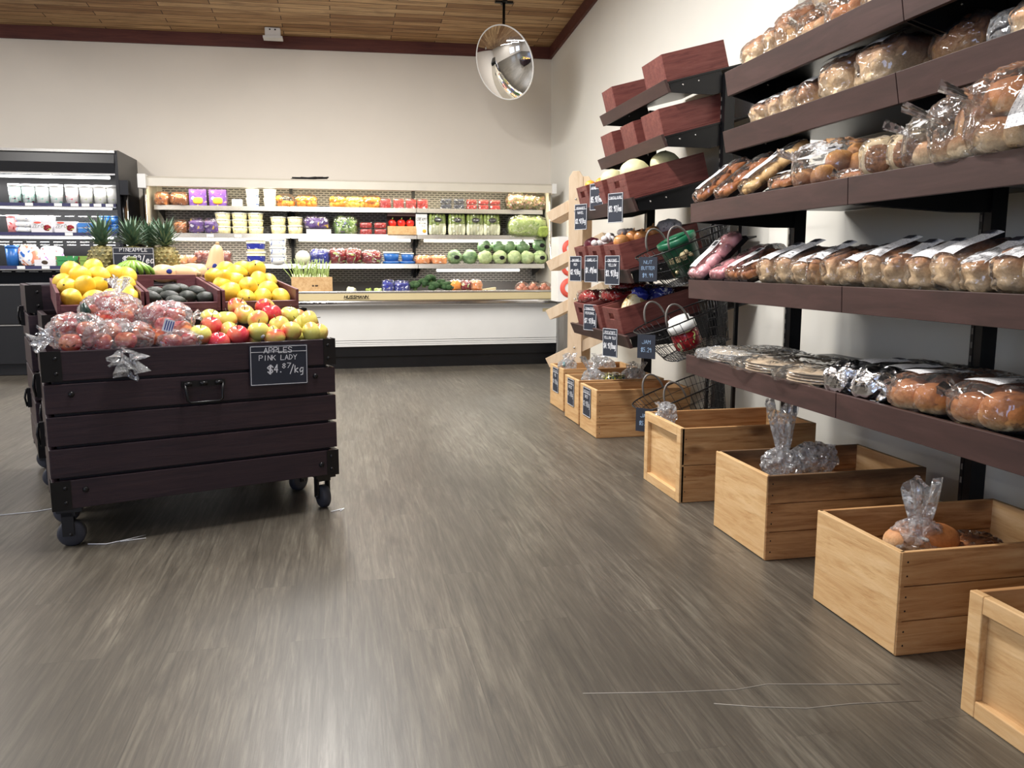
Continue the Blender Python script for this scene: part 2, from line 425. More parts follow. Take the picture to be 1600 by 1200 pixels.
# small box sensor on the ceiling by the back trim
sx, sy = -.6, 9.62
t = thing('ceiling_sensor', 'small white sensor box fixed to the wooden ceiling near the back trim', 'sensor', (sx, sy, ceil_z(sx, sy)))
b = MB(); b.bb((-.08, -.05, -.09), (.08, .05, 0)); b.build('housing', M['whitep'], t, bevel=.008)
b = MB(); b.bb((-.1, -.07, -.11), (.1, .07, -.09)); b.build('base_plate', M['white'], t)
b = MB(); b.bb((-.035, -.052, -.03), (-.02, -.05, -.015)); b.bb((.02, -.052, -.03), (.035, -.05, -.015)); b.build('screw', M['black'], t)

# ------------------------------------------------------------------ convex mirror
mx, my, mz = 1.70, 8.55, 3.10
t = thing('convex_mirror', 'round convex security mirror hanging from the ceiling in the corner', 'mirror', (mx, my, mz))
Mm = Matrix.Rotation(R(-52), 4, 'Z') @ Matrix.Rotation(R(112), 4, 'X')
mm = NT('mirror_glass'); mm.bsdf((.93, .94, .96, 1), .02, 1); M['mirror'] = mm.mat
b = MB(); rr = .36; dp = .11
Rc = (rr*rr+dp*dp)/(2*dp); am_ = math.asin(rr/Rc); prof = [(Rc*math.sin(am_*a/14), Rc*math.cos(am_*a/14)-(Rc-dp)) for a in range(15)]
prof = [(max(r_, .0005), z_) for r_, z_ in prof]
b.lathe(prof[::-1], 48, Mm, cap=False); b.build('mirror_dome', M['mirror'], t, fixn=True)
b = MB(); b.lathe([(rr, -.002), (rr+.003, -.002), (rr+.003, .005), (rr, .006)], 48, Mm); b.build('rim', M['whitep'], t)
b = MB(); b.lathe([(.001, -.012), (rr, -.012), (rr, -.002), (.001, -.002)], 40, Mm); b.build('back_plate', M['grey'], t)
zc = ceil_z(mx, my) - mz
b = MB(); b.tube([(0, .02, .0), (0, .05, .2), (0, .02, zc-.02)], .014, 8); b.build('hanging_rod', M['black'], t)
b = MB(); b.bb((-.09, .0, zc-.02), (.09, .04, zc)); b.bb((-.02, -.05, zc-.02), (.02, .09, zc)); b.build('ceiling_bracket', M['black'], t)

# ------------------------------------------------------------------ lettering drawn in strokes
GL = {
'A': ['00 26 40', '.8,2.2 3.2,2.2'], 'B': ['00 06 36 3.7,5 33 03', '33 4,1.6 3.2,0 00'], 'C': ['4,5 2.6,6 .8,5.2 03 .8,.8 2.6,0 41'],
'D': ['00 06 2.4,5.6 43 2.4,.4 00'], 'E': ['46 06 00 40', '03 33'], 'F': ['46 06 00', '03 33'], 'G': ['4,5 2.6,6 .8,5.2 03 .8,.8 2.6,0 41 43 2.5,3'],
'H': ['06 00', '46 40', '03 43'], 'I': ['26 20'], 'J': ['46 41 3,0 1,0 0,1'], 'K': ['06 00', '46 02.4 ', '1.4,3.2 40'], 'L': ['06 00 40'],
'M': ['00 06 23 46 40'], 'N': ['00 06 40 46'], 'O': ['26 .5,5 03 .5,1 20 3.5,1 43 3.5,5 26'], 'P': ['00 06 36 4,5 3.8,3.6 3,3 03'],
'R': ['00 06 36 4,5 3.8,3.6 3,3 03', '2,3 40'], 'S': ['4,5 3,6 1,6 0,5 .6,3.5 3.5,2.6 4,1 3,0 1,0 0,1'], 'T': ['06 46', '26 20'], 'U': ['06 01 1,0 3,0 41 46'],
'V': ['06 20 46'], 'W': ['06 10 24 30 46'], 'Y': ['06 23 46', '23 20'], 'X': ['06 40', '46 00'], 'Z': ['06 46 00 40'],
'0': ['26 .5,5 03 .5,1 20 3.5,1 43 3.5,5 26'], '1': ['1,5 26 20'], '2': ['0,5 1,6 3,6 4,5 3.6,3.4 00 40'], '3': ['0,5 1,6 3,6 4,4.8 2,3.3 4,1.6 3,0 1,0 0,1'],
'4': ['3,0 36 02 42'], '5': ['46 06 0,3.5 3,3.6 4,2 3,0 1,0 0,1'], '6': ['3.6,5.6 1,4.5 0,2 1,0 3,0 4,1.6 3,3 1,3 0,2'], '7': ['06 46 1,0'],
'8': ['2,3.2 .4,4.6 2,6 3.6,4.6 2,3.2 .2,1.5 20 3.8,1.5 2,3.2'], '9': ['3.8,4.6 2,6 .2,4.6 1.4,3.2 3.8,4.6 3.4,0'],
'$': ['4,4.6 3,5.4 1,5.4 0,4.4 .6,3.4 3.5,2.6 4,1.4 3,.6 1,.6 0,1.4', '1.7,6.4 1.5,-.4', '2.6,6.4 2.4,-.4'], '/': ['3.6,7 .4,-1'], '.': ['1.6,0 2,.3 2.2,0'],
'k': ['06 00', '3,4 0,2 3.2,0'], 'g': ['3.4,3.6 1.4,4 0,2 1,0 3.4,1.6 3.6,4 3.2,-2 1,-2.4'], 'e': ['.2,2 3.6,2.2 3,3.8 1.4,4 0,2 1,0 3.6,.6'], 'a': ['3.4,3.6 1.4,4 0,2 1,0 3,1 3.4,4 3.8,0'],
'b': ['06 0,.4 2.4,0 3.8,2 2.4,3.8 0,2.8'], 'r': ['04 00', '0,2.6 1.6,4 3,3.8'], 'o': ['1.8,4 0,2 1.8,0 3.6,2 1.8,4'], "'": ['26 2,5'], ' ': []}
def parse(st):
    out = []
    for tk in st.split():
        if ',' in tk: a, c = tk.split(','); out.append((float(a), float(c)))
        elif '.' in tk: out.append((float(tk[0]), float(tk[1:])))
        else: out.append((float(tk[0]), float(tk[1:])))
    return out
def write(b, s, x, z, h, w=None, th=.1, y=-.001, jit=.18, seed=0, mi=0, M_=None, slant=.04):
    """strokes of text in the xz plane facing -y, centred at x, baseline z, capital height h"""
    rnd = random.Random(seed + len(s))
    n = len(s); adv = (w / n) if w else h*.78
    cw = adv*.74; x0 = x - adv*n/2 + adv*.13
    for i, ch in enumerate(s):
        for st in GL.get(ch, []):
            P = [(x0 + adv*i + (px_ + rnd.uniform(-jit, jit))*cw/4 + slant*pz/6*h, z + (pz + rnd.uniform(-jit, jit))*h/6) for px_, pz in parse(st)]
            hw = h*th/2
            for (ax, az), (bx, bz) in zip(P, P[1:]):
                dx, dz = bx-ax, bz-az; L = math.hypot(dx, dz) or 1e-6; ux, uz = dx/L, dz/L
                ax -= ux*hw*.6; az -= uz*hw*.6; bx += ux*hw*.6; bz += uz*hw*.6
                vs = [(ax+uz*hw, y, az-ux*hw), (bx+uz*hw, y, bz-ux*hw), (bx-uz*hw, y, bz+ux*hw), (ax-uz*hw, y, az+ux*hw)]
                b.add(vs, [(0, 1, 2, 3)], M_, mi)
def sign(name, label, mat, w, h, lines, cat='price sign', group=None, border=True, chalk='chalkw', head=.2, clip=False):
    """lines: (text, x frac, z frac, height frac, width frac) measured on a w x h board whose centre is the origin"""
    t = thing(name, label, cat, group=group, mat=mat)
    b = MB(); b.bb((-w/2, -.0, -h/2), (w/2, .004, h/2)); b.build('board', M['chalk'], t)
    if border:
        e = h*.012; m = w*.02
        b = MB()
        for z_ in (-h/2+m, h/2-m, h/2-h*head): b.bb((-w/2+m, -.0012, z_-e/2), (w/2-m, -.0004, z_+e/2))
        for x_ in (-w/2+m, w/2-m): b.bb((x_-e/2, -.0012, -h/2+m), (x_+e/2, -.0004, h/2-m))
        b.build('border_line', M['chalkw'], t)
    b = MB()
    for i, (s, fx, fz, fh, fw) in enumerate(lines): write(b, s, fx*w, fz*h, fh*h, fw*w, th=.13, y=-.0016, seed=i+len(label))
    b.build('writing', M[chalk], t)
    return t

# ------------------------------------------------------------------ produce carts
CM = Tm(-1.01, 3.40, 0, R(19.27))
def caster(parent, x, y, sw, label=None):
    r = .052
    Mx = Tm(x, y, 0, sw)
    f = MB(); f.bb((-.045, -.045, .145), (.045, .045, .162), Mx); f.bb((-.03, -.012, .045), (-.022, .03, .145), Mx); f.bb((.022, -.012, .045), (.03, .03, .145), Mx); f.bb((-.03, -.02, .125), (.03, .03, .15), Mx)
    f.tube([(-.036, .0, r), (.036, 0, r)], .006, 8, M=Mx)
    fo = f.build('caster', M['blackm'], parent, label=label)
    w = MB(); w.lathe([(.008, -.02), (r-.008, -.02), (r, -.014), (r, .014), (r-.008, .02), (.008, .02)], 24, Mx @ Tm(0, 0, r, 0, R(90))); w.build('wheel', M['rubber'], fo)
def bolt(b, x, y, z): b.blob((x, y, z), (.008, .006, .008), nu=8, nv=5)
def cart(s0, s1, t0, t1, z0, z1, label, front=True, cast=True, n=5, rz=0):
    t = thing('produce_cart', label, 'cart', mat=CM @ Tm(s0, t0, 0, R(rz)))
    W, D = s1-s0, t1-t0; H = (z1-z0); ph = (H - .012*(n-1)) / n
    b = MB()
    for k in range(n):
        za = z0 + k*(ph+.012)
        b.bb((0, 0, za), (W, .022, za+ph)); b.bb((0, D-.022, za), (W, D, za+ph))
        b.bb((0, .022, za), (.022, D-.022, za+ph)); b.bb((W-.022, .022, za), (W, D-.022, za+ph))
    b.build('slatted_side', M['cart'], t, bevel=.003)
    b = MB(); q = .03
    b.bb((q, q, z0+.01), (W-q, D-q, z1-.07)); b.build('inner_bin', M['cart_in'], t)
    br = MB()
    for (x, sg) in ((0, 1), (W, -1)):
        for (za, zb) in ((z0-.002, z0+ph), (z1-ph, z1+.002)):
            x0, x1 = (x-.003, x+.065) if sg > 0 else (x-.05, x+.003)
            bk = MB(); bk.bb((x0, -.004, za), (x1, -.0005, zb)); bk.bb((x-.004 if sg > 0 else x+.0005, -.003, za), (x-.0005 if sg > 0 else x+.004, .06, zb))
            for dz in (.25, .75): bolt(bk, x+sg*.045 if sg > 0 else x-.03, -.005, za+(zb-za)*dz)
            bk.build('corner_bracket', M['black'], t)
    if front:
        b = MB(); hx, hz = W*.5 + .005, z1-.155
        b.bb((hx-.085, -.012, hz-.012), (hx+.085, -.001, hz+.012))
        for dx in (-.06, 0, .06): b.tube([(hx+dx-.014, -.014, hz), (hx+dx+.014, -.014, hz)], .009, 8)
        b.tube([(hx-.075, -.016, hz), (hx-.07, -.03, hz-.03), (hx-.068, -.032, hz-.065), (hx-.055, -.032, hz-.075), (hx+.055, -.032, hz-.075), (hx+.068, -.032, hz-.065), (hx+.07, -.03, hz-.03), (hx+.075, -.016, hz)], .0055, 8)
        b.build('drop_handle', M['black'], t)
        for (x, z) in ((.09, z1-.165), (.115, z0+.07), (W-.075, z0+.05), (W-.09, z1-.16)):
            b = MB(); b.blob((x, -.001, z), (.012, .009, .012), nu=10, nv=6); b.build('bolt', M['black'], t)
    # side latches
    for zc_ in (z1-.16, z0+.25):
        b = MB(); b.bb((-.018, D*.62-.015, zc_-.05), (-.001, D*.62+.015, zc_+.05)); b.tube([(-.02, D*.62, zc_-.045), (-.028, D*.62, zc_), (-.02, D*.62, zc_+.045)], .006, 6); b.build('latch', M['black'], t)
    if cast:
        for (x, y, sw, lb) in ((.06, .07, R(80), None), (W-.05, .07, R(5), None), (.06, D-.07, R(65), None), (W-.06, D-.07, R(-60), None)):
            caster(t, x, y, sw, lb)
    return t
cart(-.085, 1.045, 0, .485, .165, .775, 'low dark wooden slatted cart on casters holding loose and bagged apples')
cart(-.055, 1.085, .51, 1.0, .165, .885, 'middle dark wooden cart of the display carrying the lemon and avocado trays', front=False, rz=.8)
cart(-.10, 1.04, 1.04, 1.64, .165, 1.00, 'tallest dark wooden cart at the back, carrying pineapples and squash', front=False, n=6, rz=1.6)

def cword(s, t, z, rz=0, ry=0, rx=0): return CM @ Tm(s, t, z, rz, ry, rx)
sg = sign('price_sign', 'chalkboard sign reading apples pink lady fixed to the front of the low cart', cword(.796, -.012, .675, 0, R(1.0)), .248, .172,
     [('APPLES', -.02, .31, .13, .5), ('PINK LADY', -.02, .13, .12, .66), ('$', -.16, -.2, .2, .12), ('4.', -.02, -.18, .19, .16), ('87', .12, -.08, .12, .17), ('/kg', .30, -.2, .17, .26)], head=.165)

# trays leaning on the carts
def tray(s0, s1, label, hole=True):
    """open tray sloping up from the low front edge (t=.5, z=.87) to the back (t=1.0)"""
    W = s1-s0; L = .52; H = .085; th = .014
    Mx = CM @ Tm(s0, .49, .897, 0, 0, R(6.0))
    t = thing('produce_tray', label, 'tray', mat=Mx)
    def wall(x0, x1, y0, y1, z0=0, z1=H, name='side_panel'):
        b = MB(); b.bb((x0, y0, z0), (x1, y1, z1)); b.build(name, M['bin2'], t, bevel=.002)
    b = MB(); b.bb((0, 0, -.01), (W, L, 0)); b.build('bottom', M['bin2'], t)
    wall(0, th, 0, L); wall(W-th, W, 0, L)
    wall(th, W-th, 0, th, 0, .03, 'front_panel')
    H2 = H + .012
    b = MB(); y0, y1 = L-th, L
    if hole:
        c = W/2; b.bb((th, y0, 0), (W-th, y1, H2-.058)); b.bb((th, y0, H2-.022), (W-th, y1, H2)); b.bb((th, y0, H2-.058), (c-.055, y1, H2-.022)); b.bb((c+.055, y0, H2-.058), (W-th, y1, H2-.022))
    else: b.bb((th, y0, 0), (W-th, y1, H2))
    b.build('back_panel', M['bin2'], t)
    return t
tray(0.0, .345, 'left purple-brown wooden tray piled with lemons, nearest the dairy cooler')
tray(.352, .672, 'middle purple-brown wooden tray with dark avocados and a handle slot')
tray(.679, 1.04, 'right purple-brown wooden tray piled with lemons, nearest the aisle', False)

# ------------------------------------------------------------------ coolers
def slot_mat(name, c, hole):
    t = NT(name); v = t.coord('Object', (1, 1, 1), (R(90), 0, 0))
    br = t.n('ShaderNodeTexBrick'); t.lk(v, br.inputs['Vector']); br.inputs['Scale'].default_value = 1
    br.inputs['Brick Width'].default_value = .062; br.inputs['Row Height'].default_value = .024; br.inputs['Mortar Size'].default_value = .0075; br.inputs['Mortar Smooth'].default_value = .1; br.offset = .5
    col = t.mix(br.outputs['Fac'], srgb(hole), srgb(c)); t.bsdf(col, .5, 0, None, .4); return t.mat
M['slots'] = slot_mat('slotted_back_panel', (172, 168, 160), (70, 68, 66))

YC = 8.95
t = thing('vegetable_cooler', 'long open refrigerated display case with white base stocked with vegetables', 'cooler', (0, 0, 0))
X0, X1 = -1.90, 2.36
def part(name, mat, fn, bevel=0, label=None, parent=None):
    b = MB(); fn(b); return b.build(name, mat, parent or t, bevel=bevel, label=label)
part('toe_kick', M['black'], lambda b: (b.bb((X0, YC+.02, .0), (X1, YC+.6, .13)), b.bb((X0, YC-.0, .13), (X1, YC+.6, .235))))
part('lower_panel', M['white'], lambda b: (b.bb((X0, YC-.02, .30), (X1, YC+.12, .68)), [b.bb((X0, YC-.02+.004*(k % 2), .235+.021*k), (X1, YC+.1, .235+.021*k+.018)) for k in range(3)]), .003)
part('cabinet_body', M['shelfp'], lambda b: (b.bb((X0, YC+.12, .235), (X1, YC+.86, .62)), b.bb((X0+.02, YC+.80, .62), (X1-.02, YC+.86, 1.95)), b.bb((X0, YC+.05, .62), (X1, YC+.1, .80)), b.bb((X0, YC+.3, 1.93), (X1, YC+.86, 1.98))))
part('bumper_rail', M['chrome'], lambda b: b.bb((X0, YC-.11, .675), (X1, YC+.02, .725)), .015)
part('front_band', M['cream'], lambda b: b.bb((X0+.0, YC-.10, .728), (X1-.02, YC+.05, .802)), .004)
part('top_ledge', M['steel'], lambda b: b.bb((X0, YC-.105, .802), (X1, YC+.07, .822)), .004)
part('rail_end_cap', M['chrome'], lambda b: b.bb((X1-.02, YC-.115, .68), (X1+.02, YC+.06, .83)), .01)
part('rating_sticker', M['cream'], lambda b: b.bb((X1-.16, YC-.0215, .585), (X1-.07, YC-.02, .62)))
b = MB(); write(b, 'HUSSMANN', .18, .752, .026, .25, th=.22, y=YC-.1045, jit=.05, slant=.25); b.bb((.06, YC-.1045, .742), (.32, YC-.1035, .746)); b.build('maker_lettering', M['black'], t)
part('slotted_back', M['slots'], lambda b: b.bb((X0+.08, YC+.78, .9), (X1-.05, YC+.8, 1.95)))
part('well_bottom', M['grey'], lambda b: b.bb((X0+.02, YC+.1, .62), (X1-.02, YC+.8, .66)))
part('well_back', M['grey'], lambda b: b.bb((X0+.02, YC+.74, .66), (X1-.02, YC+.8, .9)))
part('canopy', M['shelfp'], lambda b: (b.prism([(YC+.22, 1.885), (YC+.22, 1.965), (YC+.26, 1.985), (YC+.86, 1.985), (YC+.86, 1.965), (YC+.3, 1.955), (YC+.27, 1.885)], X0+.03, X1-.0, 'x')))
part('canopy_end', M['white'], lambda b: b.bb((X0-.04, YC+.18, 1.86), (X0+.04, YC+.3, 2.0)), .006)
part('canopy_end', M['white'], lambda b: b.bb((X1-.0, YC+.2, 1.875), (X1+.05, YC+.3, 1.985)), .006)
for xe in (X0, X1-.02):
    b = MB(); b.prism([(YC+.0, .62), (YC+.86, .62), (YC+.86, 1.98), (YC+.28, 1.98), (YC+.24, 1.2), (YC+.02, .86)], xe+.0, xe+.02, 'x'); b.build('end_panel', M['shelfp'], t)
    b = MB(); b.tube([(xe+.01, YC+.255, 1.87), (xe+.01, YC+.215, 1.2), (xe+.01, YC-.01, .84)], .018, 8); b.build('end_panel_trim', M['chrome'], t)
part('side_bumper_post', M['chrome'], lambda b: b.bb((X1+.005, YC+.02, .09), (X1+.09, YC+.1, .80)), .01)
YS = 9.35
def shelf(xa, xb, yf, z, name='shelf', tags=()):
    b = MB(); b.bb((xa, yf+.02, z-.016), (xb, 9.75, z-.004)); s = b.build(name, M['shelfp'], t)
    b = MB(); b.prism([(yf-.012, z-.044), (yf, z+.004), (yf+.012, z+.004), (yf+.02, z-.044)], xa, xb, 'x'); b.build('shelf_lip', M['steel'], s)
    for x in (xa+.03, xb-.03):
        b = MB(); b.prism([(yf+.05, z-.045), (9.74, z-.14), (9.74, z-.016), (yf+.02, z-.016)], x-.004, x+.004, 'x'); b.build('shelf_bracket', M['black'], s)
    for x in tags:
        b = MB(); b.bb((x-.035, yf-.015, z-.036), (x+.035, yf-.013, z-.006)); b.build('price_strip_tag', M['whitep'], s)
JX = (-.48, .87)
for (z, yf, tags) in ((1.705, YS, ()), (1.42, YS, (-1.3, -1.02, -.78)), (1.10, YS-.10, ())):
    xs = [X0+.06, JX[0], JX[1], X1-.06]
    for a, c in zip(xs, xs[1:]): shelf(a+.003, c-.003, yf, z, tags=[q for q in tags if a < q < c])
for x in JX: part('back_upright', M['black'], lambda b: b.bb((x-.018, 9.71, .95), (x+.018, 9.73, 1.95)))
def strip(parent, x0, x1, y, z, power, col, down=True, ang=0):
    b = MB(); b.tube([(x0, y, z), (x1, y, z)], .013, 8); o = b.build('light_tube', lampm(col, 6.0), parent)
    l = bpy.data.lights.new('tube_light', 'AREA'); l.shape = 'RECTANGLE'; l.size = x1-x0; l.size_y = .05; l.energy = power; l.color = col[:3]
    q = bpy.data.objects.new('tube_light', l); COL.objects.link(q); q.parent = parent; q.location = ((x0+x1)/2, y, z-.02); q.rotation_euler = (ang, 0, 0)
LM = {}
def lampm(col, st):
    k = (col, st)
    if k not in LM:
        n = NT('lit_tube'); e = n.n('ShaderNodeEmission'); e.inputs[0].default_value = tuple(col[:3])+(1,); e.inputs[1].default_value = st; n.lk(e.outputs[0], n.out.inputs[0]); LM[k] = n.mat
    return LM[k]
strip(t, X0+.1, X1-.1, YC+.32, 1.925, 22, (1, .9, .66), ang=R(12))
strip(t, 1.08, 2.02, YS-.04, 1.035, 3, (1, .98, .95))
strip(t, -.4, .8, YS+.03, 1.36, 3, (1, .95, .85)); strip(t, .95, 2.2, YS+.03, 1.36, 3, (1, .95, .85)); strip(t, -1.8, -.55, YS+.03, 1.36, 3, (1, .95, .85))
COOLER = t
# dark crumpled thing lying on the canopy
b = MB()
for k in range(9): b.tube([(-.42+k*.02+random.uniform(-.06, .06), 9.3+random.uniform(-.04, .04), 1.992+random.uniform(0, .02)), (-.2+k*.015+random.uniform(-.06, .1), 9.3+random.uniform(-.05, .05), 2.0+random.uniform(0, .02))], .007, 5)
tag(b.build('cable_bundle', M['black']), 'dark tangle of cables lying on top of the vegetable cooler', 'cables')

# dairy cooler
YD = 9.0
t = thing('dairy_cooler', 'black open refrigerated dairy case with lit shelves at the left', 'cooler', (0, 0, 0))
X0, X1 = -4.6, -2.08
part('lower_panel', M['blackm'], lambda b: (b.bb((X0, YD+.08, .0), (X1-.03, YD+.8, .12)), b.bb((X0, YD, .12), (X1-.03, YD+.1, .5)), b.bb((X0, YD-.01, .515), (X1-.03, YD+.1, .9)), b.bb((X0, YD-.02, .9), (X1-.03, YD+.1, .915))), .006)
part('panel_edge', M['steel'], lambda b: (b.bb((X0, YD-.022, .895), (X1-.03, YD-.012, .908)), b.bb((X0, YD-.012, .502), (X1-.03, YD-.004, .512))))
part('cabinet_body', M['black'], lambda b: (b.bb((X0, YD+.1, .12), (X1-.03, YD+.84, .7)), b.bb((X0, YD+.76, .7), (X1-.03, YD+.84, 2.2)), b.bb((X0, YD+.1, 2.17), (X1-.03, YD+.84, 2.2))))
part('header', M['blackm'], lambda b: b.prism([(YD+.0, 1.98), (YD-.02, 2.08), (YD, 2.18), (YD+.1, 2.18), (YD+.1, 1.98)], X0, X1-.03, 'x'))
part('header_trim', M['steel'], lambda b: (b.bb((X0, YD-.02, 2.175), (X1-.02, YD+.1, 2.2)), b.bb((X0, YD-.01, 1.965), (X1-.03, YD+.02, 1.98))))
b = MB(); b.prism([(YD-.02, .9), (YD-.0, 2.2), (YD+.05, 2.21), (YD+.84, 2.21), (YD+.84, .0), (YD+.08, 0), (YD-.0, .12)], X1-.03, X1, 'x'); b.build('side_panel', M['black'], t)
b = MB(); b.bb((X1-.06, YD+.12, .92), (X1-.055, YD+.5, 1.95)); 
gm = NT('side_glass'); g_ = gm.n('ShaderNodeBsdfTransparent'); g2 = gm.n('ShaderNodeBsdfGlossy'); g2.inputs['Roughness'].default_value = .05; mx_ = gm.n('ShaderNodeMixShader'); mx_.inputs[0].default_value = .12; gm.lk(g_.outputs[0], mx_.inputs[1]); gm.lk(g2.outputs[0], mx_.inputs[2]); gm.lk(mx_.outputs[0], gm.out.inputs[0]); M['glass'] = gm.mat
b.build('side_glass', M['glass'], t)
for xx in (X1+.03,): 
    b = MB(); b.tube([(xx, YD+.06, 1.78), (xx, YD+.06, .3)], .03, 10); b.build('side_bumper_tube', M['chrome'], t)
    b = MB(); b.bb((xx-.04, YD+.0, 1.78), (xx+.05, YD+.12, 1.92)); b.build('tube_bracket', M['black'], t)
M['darkstrip'] = plain('navy_price_strip', (52, 52, 92), .4)
for (z, yf, tags) in ((1.70, YD+.08, (-2.93, -2.67, -2.52, -2.42, -2.31, -2.2)), (1.415, YD+.04, (-2.58, -2.3)), (1.09, YD, (-3.02, -2.8, -2.62, -2.45))):
    b = MB(); b.bb((X0+.02, yf+.02, z-.02), (X1-.06, YD+.76, z-.004)); s = b.build('shelf', M['black'], t)
    b = MB(); b.bb((X0+.02, yf, z-.035), (X1-.06, yf+.012, z-.004)); b.build('price_strip', M['darkstrip'], s)
    b = MB(); b.bb((X0+.02, yf-.004, z-.046), (X1-.06, yf+.016, z-.036)); b.build('shelf_lip', M['steel'], s)
    for x in tags:
        b = MB(); b.bb((x-.035, yf-.004, z-.034), (x+.035, yf-.001, z-.006)); b.build('price_strip_tag', M['whitep'], s)
for (y, z, p) in ((YD+.16, 1.955, 18), (YD+.16, 1.655, 16), (YD+.14, 1.365, 10)):
    strip(t, X0+.1, X1-.12, y, z, p, (1, .98, .96), ang=R(20))
for z in (1.02, 1.3, 1.33, 1.6): part('back_slots', M['steel'], lambda b: [b.bb((X0+.1+.13*k, YD+.752, z), (X0+.19+.13*k, YD+.756, z+.008)) for k in range(18)])
DAIRY = t

# ------------------------------------------------------------------ bakery racks
UP = [(3.87, 2.16), (2.58, 2.5), (1.29, 2.5)]
tb = thing('bakery_rack', 'tall black wall rack with brown fronted shelves full of bread', 'shelf rack', (0, 0, 0))
XR = 2.30
def upright(parent, y, top, x0=XR-.06, x1=XR):
    b = MB(); b.bb((x0, y-.028, 0), (x1, y+.028, top))
    b.bb((x0-.002, y-.028, 0), (x0, y-.012, top)); b.bb((x0-.002, y+.012, 0), (x0, y+.028, top)); o = b.build('upright', M['black'], parent)
    b = MB()
    z = .3
    while z < top-.05:
        b.bb((x0-.0035, y+.014, z), (x0-.002, y+.022, z+.022)); z += .05
    b.build('slots', M['grey'], o)
for i, (y, z) in enumerate(UP): upright(tb, y, z)
def wshelf(parent, y0, y1, xf, zt, fh, tilt=0.0, lean=.0, depth=None, wire=False, slots=False):
    """shelf from y0 (near) to y1 (far); front board top at zt"""
    L = y1-y0; D = depth or (XR-.06-xf); DP = (XW-.012-xf)/math.cos(tilt)  # plates deepened past the uprights so they shade the wall behind
    Mx = Tm(xf, y0, zt-fh, 0, -tilt)
    b = MB(); b.bb((.012, .004, fh-.024), (DP, L-.004, fh-.014), Mx); s = b.build('shelf_plate', M['black'], parent)
    b = MB(); l = lean
    b.prism([(-l, fh), (.018-l, fh), (.018, 0), (0, 0)], .002, L-.002, 'y', Mx); b.build('front_board', M['fascia'], s, bevel=.0015)
    drop = .07 if (tilt or xf > 1.8) else .02
    for yy in (.01, L-.018):
        b = MB(); b.prism([(.02, 0), (.02, fh-.024), (D, fh-.024), (D, -drop), (D*.75, -drop)], yy, yy+.008, 'y', Mx)
        b.build('bracket', M['black'], s)
        b = MB(); b.blob((.1, yy-.001 if yy < .1 else yy-.001, fh-.05), (.006, .004, .006), M=Mx, nu=8, nv=5); b.blob((.2, yy-.001, fh-.05), (.006, .004, .006), M=Mx, nu=8, nv=5); b.build('screw', M['steel'], s)
    return s
for (y0, y1) in ((2.58, 3.87), (1.29, 2.58)):
    for (xf, zt, fh, ln) in ((1.865, 2.01, .11, .02), (1.865, 1.735, .10, .02), (1.695, 1.39, .09, .004), (1.695, 1.025, .09, .004), (1.695, .655, .09, .004)):
        wshelf(tb, y0, y1, xf, zt, fh, 0, ln)

tp = thing('produce_rack', 'black wall rack with sloping shelves of wine red wooden bins beyond the bread', 'shelf rack', (0, 0, 0))
for y in (4.70, 5.92): upright(tp, y, 2.2)
TL = R(15)
PS = [(1.90, 2.155, .075), (1.89, 1.85, .075), (1.72, 1.49, .085), (1.70, 1.072, .085), (1.70, .68, .08)]
M['perf'] = M['black']
for (xf, zt, fh) in PS: wshelf(tp, 4.70, 5.92, xf, zt, fh, TL, .012, depth=(XR-.06-xf)/math.cos(TL))

def bin_(y0, y1, k, label, L=.52, H=.16, slot=True, x=.03):
    if k < 2: L = .40
    """wooden bin standing on sloping shelf k between y0 (near) and y1"""
    xf, zt, fh = PS[k]
    Mx = Tm(xf, 0, zt-fh, 0, -TL) @ Tm(x, y0, fh-.012)
    t = thing('produce_bin', label, 'bin', mat=Mx, group='wine red bins on the produce rack')
    W = y1-y0; th = .012
    b = MB(); b.bb((0, 0, 0), (L, W, .01)); b.build('bottom', M['bin'], t)
    for y in (0, W-th):
        b = MB(); b.bb((0, y, .01), (L, y+th, H)); b.build('side_panel', M['bin'], t, bevel=.002)
    for x_ in (0, L-th):
        b = MB(); c = W/2
        if slot and x_ == 0:
            b.bb((x_, th, .01), (x_+th, W-th, H-.075)); b.bb((x_, th, H-.035), (x_+th, W-th, H)); b.bb((x_, th, H-.075), (x_+th, c-.045, H-.035)); b.bb((x_, c+.045, H-.075), (x_+th, W-th, H-.035))
        else: b.bb((x_, th, .01), (x_+th, W-th, H))
        b.build('end_panel', M['bin'], t, bevel=.002)
    return Mx
B = {}
for k, nm, rows in ((0, 'top shelf', [(4.76, 5.08), (5.66, 5.88)]), (1, 'second shelf from the top', [(4.76, 5.05), (5.19, 5.44), (5.62, 5.86)]),
                    (2, 'melon shelf', [(4.84, 5.18), (5.28, 5.56), (5.63, 5.87)]), (3, 'onion and garlic shelf', [(4.86, 5.16), (5.24, 5.52), (5.58, 5.84)]), (4, 'lowest sloping shelf', [(4.86, 5.18), (5.26, 5.52), (5.58, 5.84)])):
    for i, (a, c) in enumerate(rows):
        pos = (['nearest', 'farthest'] if len(rows) == 2 else ['nearest', 'middle', 'farthest'])[i]
        B[(k, i)] = bin_(a, c, k, '%s wine red wooden bin on the %s of the produce rack' % (pos, nm), slot=(k >= 2))

